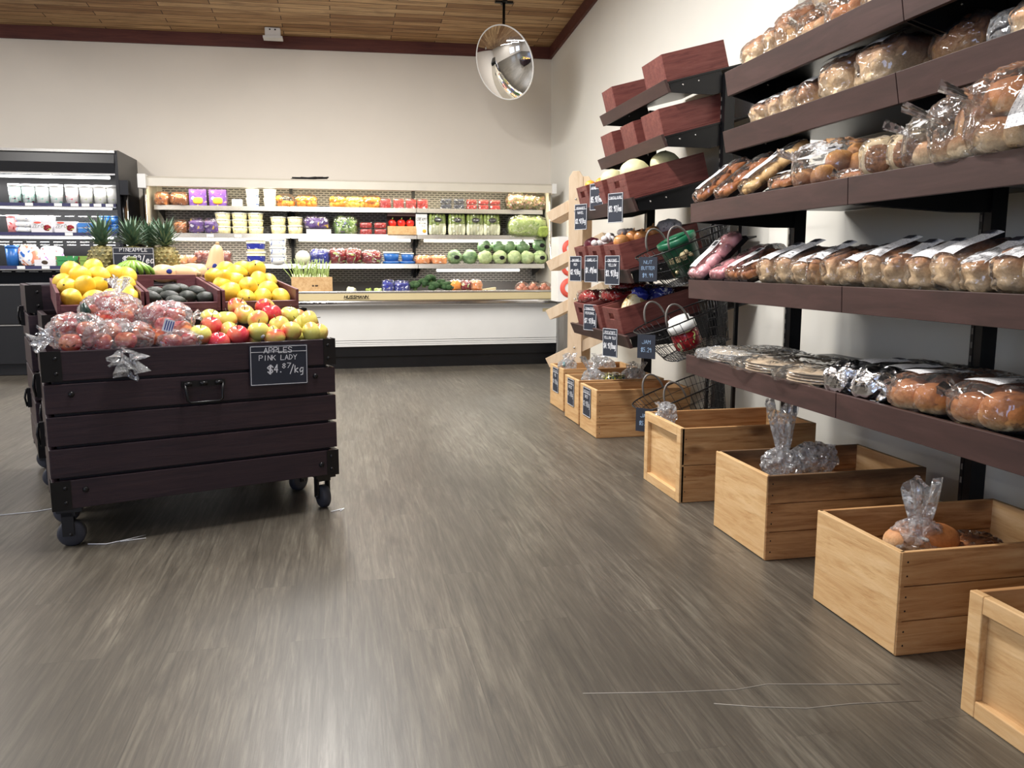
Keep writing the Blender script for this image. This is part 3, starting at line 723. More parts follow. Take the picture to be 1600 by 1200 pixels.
# ------------------------------------------------------------------ pine crates on the floor
def crate(x0, x1, y0, y1, H, label, framed=False, endcol='pine_end', battens=False):
    t = thing('wooden_crate', label, 'crate', ((x0+x1)/2, (y0+y1)/2, 0), 0, 'pine crates along the wall')
    L, W = x1-x0, y1-y0; th = .016; hx, hy = L/2, W/2
    rows = 3 if not framed else 2
    for sy in (-1, 1):
        b = MB()
        for k in range(rows):
            za = H*k/rows + .001; zb = H*(k+1)/rows - .002
            ya, yb = (-hy, -hy+th) if sy < 0 else (hy-th, hy)
            b.bb((-hx, ya, za), (hx, yb, zb))
        b.build('side_board', M['pine_stained' if 'stained' in label else 'pine'], t, bevel=.0025)
    for sx in (-1, 1):
        b = MB(); xa, xb = (-hx+.0, -hx+th) if sx < 0 else (hx-th, hx)
        if framed and sx < 0:
            b.bb((xa+.012, -hy+th, .02), (xb+.006, hy-th, H-.004))
        else: b.bb((xa-.003 if sx < 0 else xa, -hy+th*.2, .004), (xb, hy-th*.2, H-.002))
        b.build('end_board', M[endcol], t, bevel=.0025)
        if framed and sx < 0:
            b = MB(); f = .045
            b.bb((xa-.008, -hy, 0), (xa+.014, -hy+f, H)); b.bb((xa-.008, hy-f, 0), (xa+.014, hy, H)); b.bb((xa-.008, -hy+f, H-f), (xa+.014, hy-f, H)); b.bb((xa-.008, -hy+f, 0), (xa+.014, hy-f, f))
            b.build('end_frame', M['pine_end'], t, bevel=.003)
    b = MB(); b.bb((-hx+th, -hy+th, .012), (hx-th, hy-th, .024)); b.build('bottom', M['pine'], t)
    for z in [H*(k+.3)/rows for k in range(rows)] + [H*(k+.7)/rows for k in range(rows)]:
        b = MB(); b.blob((-hx+.02, -hy, z), (.003, .0015, .003), nu=6, nv=4); b.build('nail', M['black'], t)
    return t
CR = [(1.50, 2.16, 1.18, 1.675, .312, True, 'nearest pine crate with framed end panel at the right edge of the floor'),
      (1.515, 2.18, 1.955, 2.375, .308, False, 'pine crate with plain end holding a tied clear bag, second from the front'),
      (1.535, 2.20, 2.735, 3.17, .328, False, 'pine crate with a dark stained rim holding crumpled film, third from the front'),
      (1.53, 2.21, 3.515, 3.975, .355, True, 'empty looking pine crate with framed end panel under the flatbread shelf'),
      (1.585, 2.22, 4.985, 5.35, .312, False, 'pine crate with chalkboard, nearest of the trio under the produce rack'),
      (1.60, 2.22, 5.44, 5.79, .312, False, 'pine crate with chalkboard, middle of the trio under the produce rack'),
      (1.635, 2.22, 5.97, 6.36, .325, False, 'pine crate with chalkboard, farthest of the trio beside the tree shaped stand')]
for c in CR: crate(c[0], c[1], c[2], c[3], c[4], c[6], c[5])

# ------------------------------------------------------------------ maple tree shaped stand
t = thing('display_stand', 'pale maple stand with pointed posts and slanted arms beside the far crate', 'stand', (1.9, 6.6, 0), R(-27))
def post(x, y, top, nm='post'):
    b = MB(); w = .058
    b.prism([(x-w, 0), (x-w, top-.05), (x-w*.45, top), (x+w*.45, top), (x+w, top-.05), (x+w, 0)], y-.012, y+.012, 'y'); b.build(nm, M['beech'], t, bevel=.002)
post(.0, 0, 1.84); post(.0, .42, 1.84)
for z in (1.60, 1.20, .80, .40, .06):
    Mx = Tm(.0, .21, z, 0, R(-27))
    b = MB(); b.box((0, 0, 0), (.52, .394, .085), Mx); b.build('slanted_arm', M['beech'], t, bevel=.002)
for z in (1.62, 1.22, .82, .42):
    b = MB(); b.blob((0, -.014, z), (.009, .006, .009), nu=10, nv=6); b.build('bolt', M['chrome'], t)

# bag of white film with red rings hanging beside the cooler
M['redring'] = plain('red_ring_print', (232, 96, 80), .5)
t = thing('printed_carton', 'white carton printed with red rings standing beyond the maple stand', 'carton', (2.36, 8.3, 0))
b = MB(); b.bb((-.06, .1, .0), (.10, .3, .72)); b.build('pedestal', M['grey'], t); b = MB(); b.bb((-.15, 0.01, .72), (.13, .3, 1.38)); b.build('carton', M['whitep'], t)
b = MB()
for (x, z, r_) in ((-.02, 1.26, .09), (-.03, 1.07, .09), (-.03, .86, .10)):
    b.lathe([(r_*.5, -.0), (r_, -.0), (r_, .004), (r_*.5, .004)], 24, Tm(x, .008, z, 0, 0, R(90)), cap=False)
b.build('ring_print', M['redring'], t)
# ================================================================== food materials
def bread_mat(name, top, side, base=None, zlo=.3, zhi=.75, dark=None):
    """baked crust above, paler sides: the crust colour follows the loaf itself"""
    t = NT(name); c = t.n('ShaderNodeTexCoord'); sp = t.n('ShaderNodeSeparateXYZ'); t.lk(c.outputs['Generated'], sp.inputs[0])
    n1 = t.noise(t.coord('Object'), 26, 5, .6); n2 = t.noise(t.coord('Object'), 140, 3)
    z = t.math('ADD', sp.outputs[2], t.math('MULTIPLY', t.math('SUBTRACT', n1, .5), .5))
    col = t.ramp(z, [(0, srgb(base or side)), (zlo, srgb(side)), (zhi, srgb(top)), (1, srgb(dark or top))])
    col = t.mix(t.ramp(n2, [(.35, (.22,)*3+(1,)), (.6, (0,0,0,1))]), col, srgb((120, 78, 44)))
    t.bsdf(col, .62, 0, t.bump(t.math('ADD', n1, t.math('MULTIPLY', n2, .3)), .45, .006), .35); return t.mat
M['loaf'] = bread_mat('loaf_crust', (168, 116, 80), (222, 192, 152), (232, 210, 174), .45, .76, (130, 84, 58))
M['loafd'] = bread_mat('dark_loaf_crust', (160, 108, 72), (204, 164, 120), (216, 182, 138), .3, .7, (116, 72, 48))
M['bun'] = bread_mat('bun_crust', (214, 162, 114), (240, 218, 182), (244, 230, 200), .25, .66, (184, 124, 80))
M['brioche'] = bread_mat('brioche_crust', (194, 126, 72), (214, 158, 98), (244, 228, 186), .24, .46, (170, 104, 56))
M['ckie'] = bread_mat('toasted_muffin', (176, 116, 72), (226, 202, 164), (226, 202, 164), .2, .95, (150, 92, 54))
M['muffin'] = bread_mat('muffin_crust', (196, 136, 74), (166, 120, 92), (140, 98, 78), .3, .7, (214, 160, 90))
M['flat'] = plain('flatbread', (214, 192, 164), .7, 0, .08, 12, .3)
M['tort'] = plain('tortilla', (226, 208, 182), .7, 0, .08, 9, .2)
M['pink'] = plain('pink_glaze', (236, 178, 184), .3, 0, .07, 14, .3)
M['pinkd'] = plain('darker_pink_glaze', (206, 140, 146), .3, 0, .07, 14, .3)
M['pastry'] = bread_mat('pastry_crust', (160, 96, 52), (196, 140, 86), (196, 140, 86), .2, .8, (112, 62, 34))
M['plait'] = bread_mat('plaited_pastry', (216, 182, 130), (200, 158, 104), (190, 140, 88), .3, .8, (222, 190, 140))
M['blacktray'] = plain('black_plastic_tray', (24, 22, 24), .25, 0, .1, 10)
M['foil'] = None
t_ = NT('crinkled_foil'); v_ = t_.coord('Object'); vo_ = t_.n('ShaderNodeTexVoronoi'); vo_.feature = 'DISTANCE_TO_EDGE'; t_.lk(v_, vo_.inputs['Vector']); vo_.inputs['Scale'].default_value = 14
t_.bsdf(srgb((212, 212, 216)), .18, 1, t_.bump(vo_.outputs['Distance'], .8, .03)); M['foil'] = t_.mat
M['cocoa'] = plain('dark_brown_wrap', (58, 42, 40), .25, 0, .1, 14, .4)
def label_mat():
    t = NT('printed_label'); c = t.n('ShaderNodeTexCoord'); m = t.n('ShaderNodeMapping'); t.lk(c.outputs['UV'], m.inputs[0]); m.inputs['Scale'].default_value = (1, 1, 1)
    w = t.n('ShaderNodeTexBrick'); t.lk(m.outputs[0], w.inputs['Vector']); w.inputs['Scale'].default_value = 1; w.inputs['Brick Width'].default_value = .9; w.inputs['Row Height'].default_value = .075; w.inputs['Mortar Size'].default_value = .014
    ms = t.n('ShaderNodeMapping'); t.lk(c.outputs['UV'], ms.inputs[0]); ms.inputs['Scale'].default_value = (34, 9, 1); n = t.noise(ms.outputs[0], 1.0, 1, .5)
    f = t.math('MULTIPLY', w.outputs['Fac'], t.ramp(n, [(.5, (0,0,0,1)), (.54, (1,1,1,1))]))
    t.bsdf(t.mix(t.math('MULTIPLY', f, .7), srgb((238, 238, 240)), srgb((96, 96, 110))), .5); return t.mat
M['label'] = label_mat()
M['barcode'] = plain('barcode_ink', (40, 40, 48), .6)

def place(items, name, cat, group): pass
ORD = ['first', 'second', 'third', 'fourth', 'fifth', 'sixth', 'seventh', 'eighth', 'ninth', 'tenth', 'eleventh', 'twelfth', 'thirteenth', 'fourteenth', 'fifteenth', 'sixteenth', 'seventeenth', 'eighteenth', 'nineteenth', 'twentieth', 'twenty-first', 'twenty-second', 'twenty-third', 'twenty-fourth', 'twenty-fifth', 'twenty-sixth']

# ================================================================== fruit on the carts
def fruit_mat(name, ca, cb, lo=.35, hi=.6, rough=.28, fr=.9, spots=0, spotc=(240, 220, 150), bump=.0, cc=None):
    t = NT(name); oi = t.n('ShaderNodeObjectInfo'); c = t.n('ShaderNodeTexCoord')
    ad = t.n('ShaderNodeVectorMath', operation='ADD'); t.lk(c.outputs['Generated'], ad.inputs[0])
    sc = t.n('ShaderNodeVectorMath', operation='SCALE'); cb_ = t.n('ShaderNodeCombineXYZ')
    for i in range(3): t.lk(oi.outputs['Random'], cb_.inputs[i])
    t.lk(cb_.outputs[0], sc.inputs[0]); sc.inputs[3].default_value = 37; t.lk(sc.outputs[0], ad.inputs[1])
    n = t.noise(ad.outputs[0], fr, 2, .5); st = [(lo, srgb(ca)), (hi, srgb(cb))]
    if cc: st.append((min(1, hi+.2), srgb(cc)))
    col = t.ramp(n, st)
    n2 = t.noise(ad.outputs[0], 24, 3)
    if spots: col = t.mix(t.ramp(n2, [(.55, (0,0,0,1)), (.75, (spots,)*3+(1,))]), col, srgb(spotc))
    nm = t.bump(n2, bump, .004) if bump else None
    t.bsdf(col, rough, 0, nm, .5); return t.mat
M['apple'] = fruit_mat('pink_lady_apple', (216, 62, 72), (222, 204, 110), .42, .60, .22, 1.1, .2, (240, 210, 140), cc=(206, 206, 106))
M['appley'] = fruit_mat('yellow_green_apple', (226, 130, 96), (214, 208, 112), .3, .48, .22, 1.0, .2, (236, 230, 160))
M['appler'] = fruit_mat('deep_red_apple', (204, 58, 74), (228, 132, 98), .5, .72, .2, 1.0, .25, (240, 180, 140))
M['appleg'] = fruit_mat('bagged_red_apple', (186, 48, 58), (232, 150, 104), .45, .66, .25, 1.2, .25, (240, 190, 150))
M['lemon'] = fruit_mat('lemon_skin', (224, 184, 52), (238, 206, 78), .3, .7, .38, 1.5, .1, (220, 186, 60), .35)
M['avo'] = fruit_mat('avocado_skin', (14, 22, 18), (30, 38, 30), .3, .7, .32, 3, .12, (60, 70, 54), .6)
M['stem'] = plain('brown_stem', (64, 48, 30), .7)
M['sticker'] = plain('white_sticker', (226, 230, 240), .4)
M['blues'] = plain('blue_sticker', (44, 62, 150), .4)
M['squash'] = fruit_mat('butternut_skin', (226, 182, 136), (236, 198, 156), .3, .7, .4, 1.5)
M['banana'] = fruit_mat('green_banana_skin', (104, 150, 58), (146, 182, 76), .3, .7, .4, 2)
def apple_shape(w, q):
    r = math.hypot(q.x, q.y)
    if q.z > 0: w.z -= .30*abs(w.z)*math.exp(-(r/.32)**2)*1.15
    else: w.z += .16*abs(w.z)*math.exp(-(r/.3)**2); w.x *= 1-.10*(-q.z); w.y *= 1-.10*(-q.z)
    return w
def apple(pos, rot, r, mat, label, group, sticker=None):
    t = thing('apple', label, 'apple', group=group, mat=CM @ Tm(*pos) @ Euler(rot).to_matrix().to_4x4())
    b = MB(); b.blob((0, 0, 0), (r, r, r*.92), nu=24, nv=16, fn=apple_shape); b.build('flesh', mat, t)
    b = MB(); b.tube([(0, 0, r*.55), (.002, 0, r*.85), (.006, 0, r*1.12)], .0018, 6); b.build('stem', M['stem'], t)
    if sticker:
        b = MB(); d = Vector(sticker).normalized(); Q = d.to_track_quat('Z', 'Y').to_matrix().to_4x4()
        b.lathe([(.0001, .0015), (.009, .0005), (.0092, -.001)], 16, Matrix.Translation(d*r*.995) @ Q, cap=False); b.build('sticker', M['sticker'], t)
    return t
AP = [(0.587,0.30,0.862),(0.562,0.17,0.837),(0.497,0.07,0.811),(0.642,0.24,0.858),(0.568,0.06,0.778),(0.723,0.38,0.906),(0.729,0.28,0.878),(0.636,0.15,0.813),(0.649,0.07,0.803),(0.768,0.20,0.856),(0.738,0.08,0.815),(0.842,0.36,0.90),(0.844,0.26,0.879),(0.849,0.16,0.832),(0.937,0.30,0.865),(0.876,0.07,0.810),(0.80,0.055,0.786),(0.96,0.20,0.831),(0.965,0.065,0.803),(0.99,0.17,0.848),(1.0,0.08,0.796),(0.93,0.15,0.782),(0.99,0.36,0.847),(0.714,0.12,0.776),(0.809,0.15,0.80)]
AK = 'yryyrryyryyrryypryyyayrrr'
AD = ['yellow apple peeking up behind the red one at the left end', 'red apple with upright stem above the stickered yellow apple', 'yellow apple with white sticker, leftmost of the loose front row', 'yellow-green apple right of the tall stemmed red apple', 'red and green apple sunk low at the board beside the stickered apple',
      'red topped apple highest on the left peak of the pile', 'dull yellow apple just below the left peak of the pile', 'yellow-green apple behind the deep red front apple', 'deep red apple in the front row, second from the stickered one', 'red apple with curved stem left of the middle of the pile',
      'green-yellow apple with small sticker in the middle of the front row', 'red and orange apple highest on the middle peak', 'bright pink-red apple on the middle peak, in front of the highest', 'orange-pink apple just above the front row right of middle', 'orange apple with stem dimple facing up, right of the peak',
      'round peach coloured apple above the right edge of the sign', 'low red-yellow apple in the front row above the sign', 'peach apple behind the green apple of the right end', 'green apple in the front row right of the peach one', 'red and green apple with long stem near the right end',
      'green apple with a red base, last at the right end', 'low shaded apple between the last two at the right end', 'low orange apple far back on the right of the pile', 'low red apple tucked behind the front row left of middle', 'low red apple tucked behind the front row at the middle']
for i, (p, d) in enumerate(zip(AP, AD)):
    rnd = random.Random(i*5+1); k = AK[i]
    mat = M['appley'] if k == 'y' else (M['appler'] if k == 'r' and i in (8, 12, 1, 4) else M['apple'])
    st = (-.1, -1, .1) if i == 2 else ((.2, -1, -.5) if i == 10 else None)
    rot = (rnd.uniform(-.5, .9), rnd.uniform(-.6, .6), rnd.uniform(0, 6)) if st is None else (0, 0, 0)
    if i in (1, 2, 14): rot = (.25, 0, 0)
    if i in (19, 18): rot = (.2, 1.2, 0)
    apple((p[0], p[1], p[2]), rot, .046 if i not in (17, 21) else .043, mat, d, 'loose pink lady apples on the low cart', st)
# false floor carrying the apples
b = MB(); b.bb((.03, .03, .695), (1.10, .455, .735)); b.build('apple_board', M['cart_in'], bpy.data.objects['produce_cart'])

def lemon(pos, rot, r, label, group):
    t = thing('lemon', label, 'lemon', group=group, mat=CM @ Tm(*pos) @ Euler(rot).to_matrix().to_4x4())
    def fn(w, q):
        w.x *= 1 + .22*abs(q.x)**6
        return w
    b = MB(); b.blob((0, 0, 0), (r*1.13, r, r), p=2.0, amp=.0015, fr=30, nu=26, nv=16, fn=fn, M=Matrix.Rotation(0, 4, 'X')); b.build('skin', M['lemon'], t)
    b = MB(); b.blob((r*1.32, 0, 0), (.006, .004, .004), nu=8, nv=6); b.build('stem_scar', M['stem'], t)
    return t
LL = [(0.085,0.85,1.07),(0.116,0.75,1.051),(0.183,0.90,1.084),(0.197,0.80,1.05),(0.27,0.85,1.054),(0.318,0.85,1.043),(0.045,0.80,1.017),(0.057,0.68,0.996),(0.062,0.56,0.955),(0.124,0.66,1.004),(0.076,0.78,1.0),(0.179,0.72,1.0),(0.30,0.72,1.005),(0.28,0.62,0.974),(0.29,0.56,0.952),(0.15,0.58,.945),(.22,.58,.95)]
LR = [(0.792,0.90,1.074),(0.722,0.84,1.036),(0.824,0.82,1.055),(0.887,0.92,1.074),(0.937,0.86,1.074),(0.751,0.76,1.032),(0.735,0.74,1.0),(0.793,0.76,1.015),(0.833,0.62,0.995),(0.743,0.60,0.969),(0.914,0.74,1.023),(0.985,0.82,1.011),(0.939,0.66,0.974),(0.805,0.56,0.938),(0.887,0.57,0.942),(0.975,0.57,0.938),(0.735,0.66,0.956)]
for nm, L_ in (('left tray', LL), ('right tray', LR)):
    idx = sorted(range(len(L_)), key=lambda i: (round(L_[i][1]*6), L_[i][0]))
    rows = {}
    for i in idx: rows.setdefault(round(L_[i][1]*6), []).append(i)
    rk = sorted(rows)
    rn = ['front', 'second', 'third', 'fourth', 'rearmost']
    for j, rkey in enumerate(rk):
        for q, i in enumerate(rows[rkey]):
            rnd = random.Random(i*3 + len(nm)); p = L_[i]
            lemon((p[0], p[1], p[2]), (rnd.uniform(-.5, .5), rnd.uniform(-.6, .6), rnd.uniform(-2, 2)), rnd.uniform(.041, .046), 'yellow lemon in the %s row of the %s, %s from the left' % (rn[min(j, 4)], nm, ORD[q]), 'lemons in the ' + nm)
AV = [(0.39,0.60,0.948),(0.471,0.62,0.948),(0.497,0.72,0.975),(0.546,0.74,0.975),(0.555,0.62,0.945),(0.612,0.72,0.965),(0.633,0.60,0.94),(0.486,0.545,0.928),(0.42,0.70,0.965)]
AVD = ['leftmost dark avocado in the middle tray', 'second dark avocado from the left in the middle tray', 'dark avocado highest at the back of the pile, left one', 'dark avocado highest at the back of the pile, right one', 'large glossy avocado in the middle of the front', 'avocado behind and left of the rightmost one', 'rightmost dark avocado in the middle tray', 'low avocado half hidden at the front edge of the middle tray', 'small avocado far back at the left of the pile']
for i, p in enumerate(AV):
    rnd = random.Random(i+40)
    t = thing('avocado', AVD[i], 'avocado', group='avocados in the middle tray', mat=CM @ Tm(*p) @ Euler((rnd.uniform(-.2, .2), rnd.uniform(-.2, .2), rnd.uniform(-.5, .5))).to_matrix().to_4x4())
    b = MB(); b.blob((0, 0, 0), (.047, .034, .033), amp=.002, fr=40, nu=22, nv=14, fn=lambda w, q: Vector((w.x, w.y*(1-.22*q.x), w.z*(1-.22*q.x)))); b.build('skin', M['avo'], t)
    b = MB(); b.blob((.047, 0, 0), (.004, .004, .004), nu=8, nv=5); b.build('stem_end', M['stem'], t)

# pineapples
def pine_mat():
    t = NT('pineapple_skin'); v = t.coord('Object'); n = t.noise(v, 30, 3)
    vo = t.n('ShaderNodeTexCoord'); t.bsdf(t.ramp(n, [(.3, srgb((70, 70, 38))), (.55, srgb((128, 118, 66))), (.75, srgb((176, 160, 104)))]), .6, 0, t.bump(n, .5, .004)); return t.mat
M['pinea'] = pine_mat(); M['pineleaf'] = plain('pineapple_leaf', (110, 142, 116), .5, 0, .25, 18); M['pineeye'] = plain('pineapple_eye', (168, 156, 104), .7, 0, .2, 60)
def pineapple(s, tt, z, rot, label, brown=False, lean=0.0):
    t = thing('pineapple', label, 'pineapple', group='pineapples on the tall cart', mat=CM @ Tm(s, tt, z, rot, 0, lean))
    r, h = .068, .195
    b = MB(); b.blob((0, 0, h/2), (r, r, h/2*1.02), p=2.6, nu=28, nv=16); b.build('fruit', M['pinea'], t)
    b = MB()
    for j in range(10):
        zz = .014 + j*.0185; q = abs((zz-h/2)/(h/2)); rr_ = r*(1-q**2.6)**(1/2.6)
        for k in range(14):
            a = 2*PI*(k + .5*(j % 2))/14
            Mx = Tm(rr_*math.cos(a), rr_*math.sin(a), zz, a)
            b.add([(.001, -.0105, 0), (.001, 0, -.0105), (.001, .0105, 0), (.001, 0, .0105), (.010, 0, .002)], [(0, 1, 4), (1, 2, 4), (2, 3, 4), (3, 0, 4)], Mx)
    b.build('eyes', M['pineeye'], t)
    b = MB(); rnd = random.Random(int(rot*10))
    for j in range(9):
        for k in range(9):
            a = 2*PI*k/9 + j*1.1 + rnd.uniform(-.2, .2); L = .05 + .042*j/9 + rnd.uniform(0, .02); sp = (1.25 - j*.105)
            z0 = h + .000 + j*.0075; P = []
            for q in range(5):
                u = q/4; out = .012 + L*math.sin(sp)*u*(1+.25*u); up = z0 + L*math.cos(sp)*u*(1 + .35*u*(1 if j < 4 else .2))
                P.append((out*math.cos(a), out*math.sin(a), up))
            for q in range(4):
                w0, w1 = .0125*(1-(q/4)**1.5), .0125*(1-((q+1)/4)**1.5)
                px_, py_ = -math.sin(a), math.cos(a); A, B_ = P[q], P[q+1]
                b.add([(A[0]-px_*w0, A[1]-py_*w0, A[2]+.002), (A[0], A[1], A[2]), (A[0]+px_*w0, A[1]+py_*w0, A[2]+.002), (B_[0]+px_*w1, B_[1]+py_*w1, B_[2]+.002), (B_[0], B_[1], B_[2]), (B_[0]-px_*w1, B_[1]-py_*w1, B_[2]+.002)], [(0, 1, 4, 5), (1, 2, 3, 4)])
    b.build('leaf_crown', M['pineleaf'], t)
    return t
zt3 = 1.003
b = MB(); b.bb((.025, .025, .96), (1.095, .575, zt3)); b.build('display_board', M['cart_in'], bpy.data.objects['produce_cart.002'])
pineapple(.262, 1.32, zt3, .4, 'pineapple with bushy green crown, leftmost, beside the lemons')
pineapple(.412, 1.36, zt3, 1.7, 'pineapple half hidden behind the chalkboard sign, second from left')
pineapple(.575, 1.34, zt3, 2.9, 'pineapple right of the chalkboard sign with tall crown')
pineapple(.525, 1.5, zt3, 4.4, 'pineapple at the back whose crown shows between two others')
sign('price_sign', 'chalkboard sign reading pineapple standing in front of the pineapples', cword(.402, 1.235, 1.118, 0, 0, R(-4)), .20, .14,
     [('PINEAPPLE', .0, .345, .12, .68), ('$', -.22, -.06, .22, .13), ('5.', -.09, -.06, .24, .17), ('99', .08, .03, .18, .2), ('/ea', .33, -.09, .24, .33)], head=.24)
b = MB(); b.bb((-.085, 1.19, zt3), (.075, 1.225, 1.06)); o = b.build('sign_holder', M['black']); o.matrix_world = CM @ Tm(.40, .02, 0); tag(o, 'dark block holding up the pineapple price sign', 'holder')
# bananas
t = thing('banana_bunch', 'bunch of green bananas hanging over the edge in front of the pineapple sign', 'bananas', mat=CM @ Tm(.375, 1.11, 1.12))
for k in range(7):
    a = (k-3)*.34
    P = []
    for q in range(8):
        u = q/7; P.append((math.sin(a)*(.006+.105*math.sin(u*1.6)), -.015*math.cos(a)-.045*math.sin(u*2.4)*math.cos(a*.6), .004 - .085*u**1.25))
    b = MB(); rs = [.006, .009, .013, .0145, .0145, .013, .010, .005]
    vs = []; n = 8
    for q, p in enumerate(P):
        for m in range(n): an = 2*PI*m/n; vs.append((p[0]+rs[q]*math.cos(an), p[1]+rs[q]*math.sin(an)*.9, p[2]+.0*q))
    fs = [(q*n+m, q*n+(m+1) % n, (q+1)*n+(m+1) % n, (q+1)*n+m) for q in range(7) for m in range(n)] + [list(range(7*n, 8*n))]
    b.add(vs, fs, None, 0, True); b.build('banana', M['banana'], t, fixn=True)
b = MB(); b.blob((0, -.012, .008), (.024, .014, .012), nu=12, nv=8); b.build('stalk', plain('banana_stalk', (98, 110, 52), .6), t)
# butternut squash
SQ = [((.553, 1.15, 1.052), (0, 0, .5), 'butternut squash lying leftmost, right of the pineapple sign', -1), ((.66, 1.25, 1.058), (0, 0, 2.5), 'butternut squash lying at the back behind two others', 1),
      ((.795, 1.15, 1.115), (0, R(-82), 0), 'butternut squash standing upright with a blue sticker beside the lemons', 1), ((.63, 1.14, 1.05), (0, 0, -.9), 'butternut squash with its neck toward the viewer, middle of the heap', 1), ((.715, 1.17, 1.055), (0, 0, 1.2), 'butternut squash lying beside the upright one', 1)]
for p, rot, lab, sgn in SQ:
    t = thing('butternut_squash', lab, 'squash', group='butternut squash on the tall cart', mat=CM @ Tm(*p) @ Euler(rot).to_matrix().to_4x4())
    b = MB(); b.blob((0, 0, 0), (.092, .047, .047), p=2.3, nu=26, nv=18, fn=lambda w, q: Vector((w.x, w.y*(1-.16*math.tanh(3*q.x+.5)), w.z*(1-.16*math.tanh(3*q.x+.5))))); b.build('skin', M['squash'], t)
    b = MB(); b.blob((.094, 0, 0), (.012, .01, .01), p=3, nu=10, nv=6); b.build('stem', plain('pale_stem', (188, 158, 118), .7), t)
    b = MB(); b.blob((-.03, -.048, .012), (.018, .003, .013), nu=14, nv=6); b.build('sticker', M['blues'], t)

# bags of apples draped at the left of the low cart
def bag_hull(b, c, rad, seed, amp=.012, tails=(), fr=22):
    b.blob(c, rad, p=2.3, amp=amp, fr=fr, seed=seed, nu=44, nv=28, ridge=True)
    for (d, L, w) in tails:
        d = Vector(d).normalized(); st = Vector(c) + Vector((d.x*rad[0], d.y*rad[1], d.z*rad[2]))*.88
        Q = d.to_track_quat('Z', 'Y').to_matrix().to_4x4()
        nu, nv = 22, 8; vs = []; rnd = random.Random(seed)
        for j in range(nv+1):
            u = j/nv; r_ = w*(.22 + .9*u**1.3) if L > 0 else w
            for k in range(nu):
                a = 2*PI*k/nu; rr_ = r_*(1 + .42*math.sin(a*5+seed+u*2)*(.4+u) + .15*math.sin(a*9+seed))
                vs.append(Matrix.Translation(st) @ Q @ Vector((rr_*math.cos(a), rr_*math.sin(a)*.55, L*u + .008*math.sin(a*3+seed)*u)))
        b.add(vs, [(j*nu+k, j*nu+(k+1) % nu, (j+1)*nu+(k+1) % nu, (j+1)*nu+k) for j in range(nv) for k in range(nu)], None, 0, True)
def net_label_mat():
    t = NT('printed_bag_text'); v = t.coord('Object', (1, 1, 1)); w = t.n('ShaderNodeTexChecker'); t.lk(v, w.inputs[0]); w.inputs['Scale'].default_value = 150
    d = t.n('ShaderNodeBsdfDiffuse'); d.inputs[0].default_value = (.9, .9, .9, 1); tr = t.n('ShaderNodeBsdfTransparent'); mx = t.n('ShaderNodeMixShader')
    n = t.noise(v, 55, 1); t.lk(t.math('MULTIPLY', w.outputs[1], t.ramp(n, [(.48, (0,0,0,1)), (.52, (.85,.85,.85,1))])), mx.inputs[0]); t.lk(tr.outputs[0], mx.inputs[1]); t.lk(d.outputs[0], mx.inputs[2]); t.lk(mx.outputs[0], t.out.inputs[0]); return t.mat
M['bagprint'] = net_label_mat()
def apple_bag(label, aps, hulls, name='bag_of_apples', print_=None, dark=None):
    t = thing(name, label, 'bag of apples', mat=CM.copy(), group='clear bags of apples on the low cart')
    for i, (p, r) in enumerate(aps):
        b = MB(); b.blob(p, (r, r, r*.93), nu=22, nv=14, fn=apple_shape); b.build('apple', M['appleg'], t)
    b = MB()
    for h in hulls: bag_hull(b, *h)
    b.build('plastic_bag', M['film2'], t)
    if print_:
        (c, r) = print_
        b = MB(); b.grid(lambda u, v: (c[0]+(u-.5)*.10+.02*(v-.5), c[1]-r*math.cos((u-.5)*1.6)*math.cos((v-.5)*1.4), c[2]+(v-.5)*.10), 8, 8); b.build('bag_print', M['bagprint'], t)
    if dark:
        b = MB(); b.blob(dark, (.02, .03, .055), amp=.012, fr=20, seed=4, nu=16, nv=12); b.build('green_net_header', plain('dark_green_plastic', (24, 48, 40), .3), t)
    return t
r_ = .042
apple_bag('topmost clear bag of red apples with printed text, in front of the lemons', [((.128,.25,.905), r_), ((.155,.16,.885), r_), ((.225,.2,.885), r_), ((.20,.3,.925), r_), ((.165,.24,.94), .04), ((.24,.29,.90), .04)],
   [((.185, .23, .905), (.115, .10, .078), 3, .012, (((.25, .1, 1), .075, .05),))], print_=((.19, .23, .92), .115), dark=(.085, .17, .90))
apple_bag('clear bag of apples at the left rim with film spilling over the corner', [((.085,.10,.845), r_), ((.015,.15,.87), .04), ((.02,.07,.80), r_), ((.11,.08,.79), r_), ((.03, .2, .83), .04)],
   [((.05, .12, .835), (.105, .10, .07), 8, .014, (((-1, -.3, -.25), .07, .045), ((-.9, -.5, .1), .05, .03)))])
apple_bag('clear bag drooping over the front board with its knotted tail hanging down', [((.125,.065,.80), r_), ((.215,.07,.80), r_), ((.285,.11,.83), .04), ((.17, .13, .84), .04)],
   [((.19, .075, .815), (.125, .07, .062), 5, .013, (((.05, -1, -.75), .085, .05), ((.1, -.75, -1), .12, .045)))])
apple_bag('clear bag of dark red apples right of the topmost bag', [((.337,.20,.90), r_), ((.425,.20,.885), r_), ((.372,.13,.85), r_), ((.43,.10,.835), r_), ((.38,.27,.87), r_), ((.33,.1,.81), .04)],
   [((.385, .17, .86), (.105, .11, .085), 12, .010, (((.9, .1, .2), .05, .03),))])
t = thing('twist_tag', 'white and blue striped tag tied to the right bag of apples', 'tag', mat=CM @ Tm(.372, .045, .855, 0, R(18)))
b = MB(); b.bb((-.02, -.001, -.026), (.02, .001, .026)); b.build('tag_card', M['sticker'], t)
b = MB(); [b.bb((-.013+.009*k, -.0022, -.02), (-.009+.009*k, -.001, .02)) for k in range(4)]; b.build('stripes', M['blues'], t)
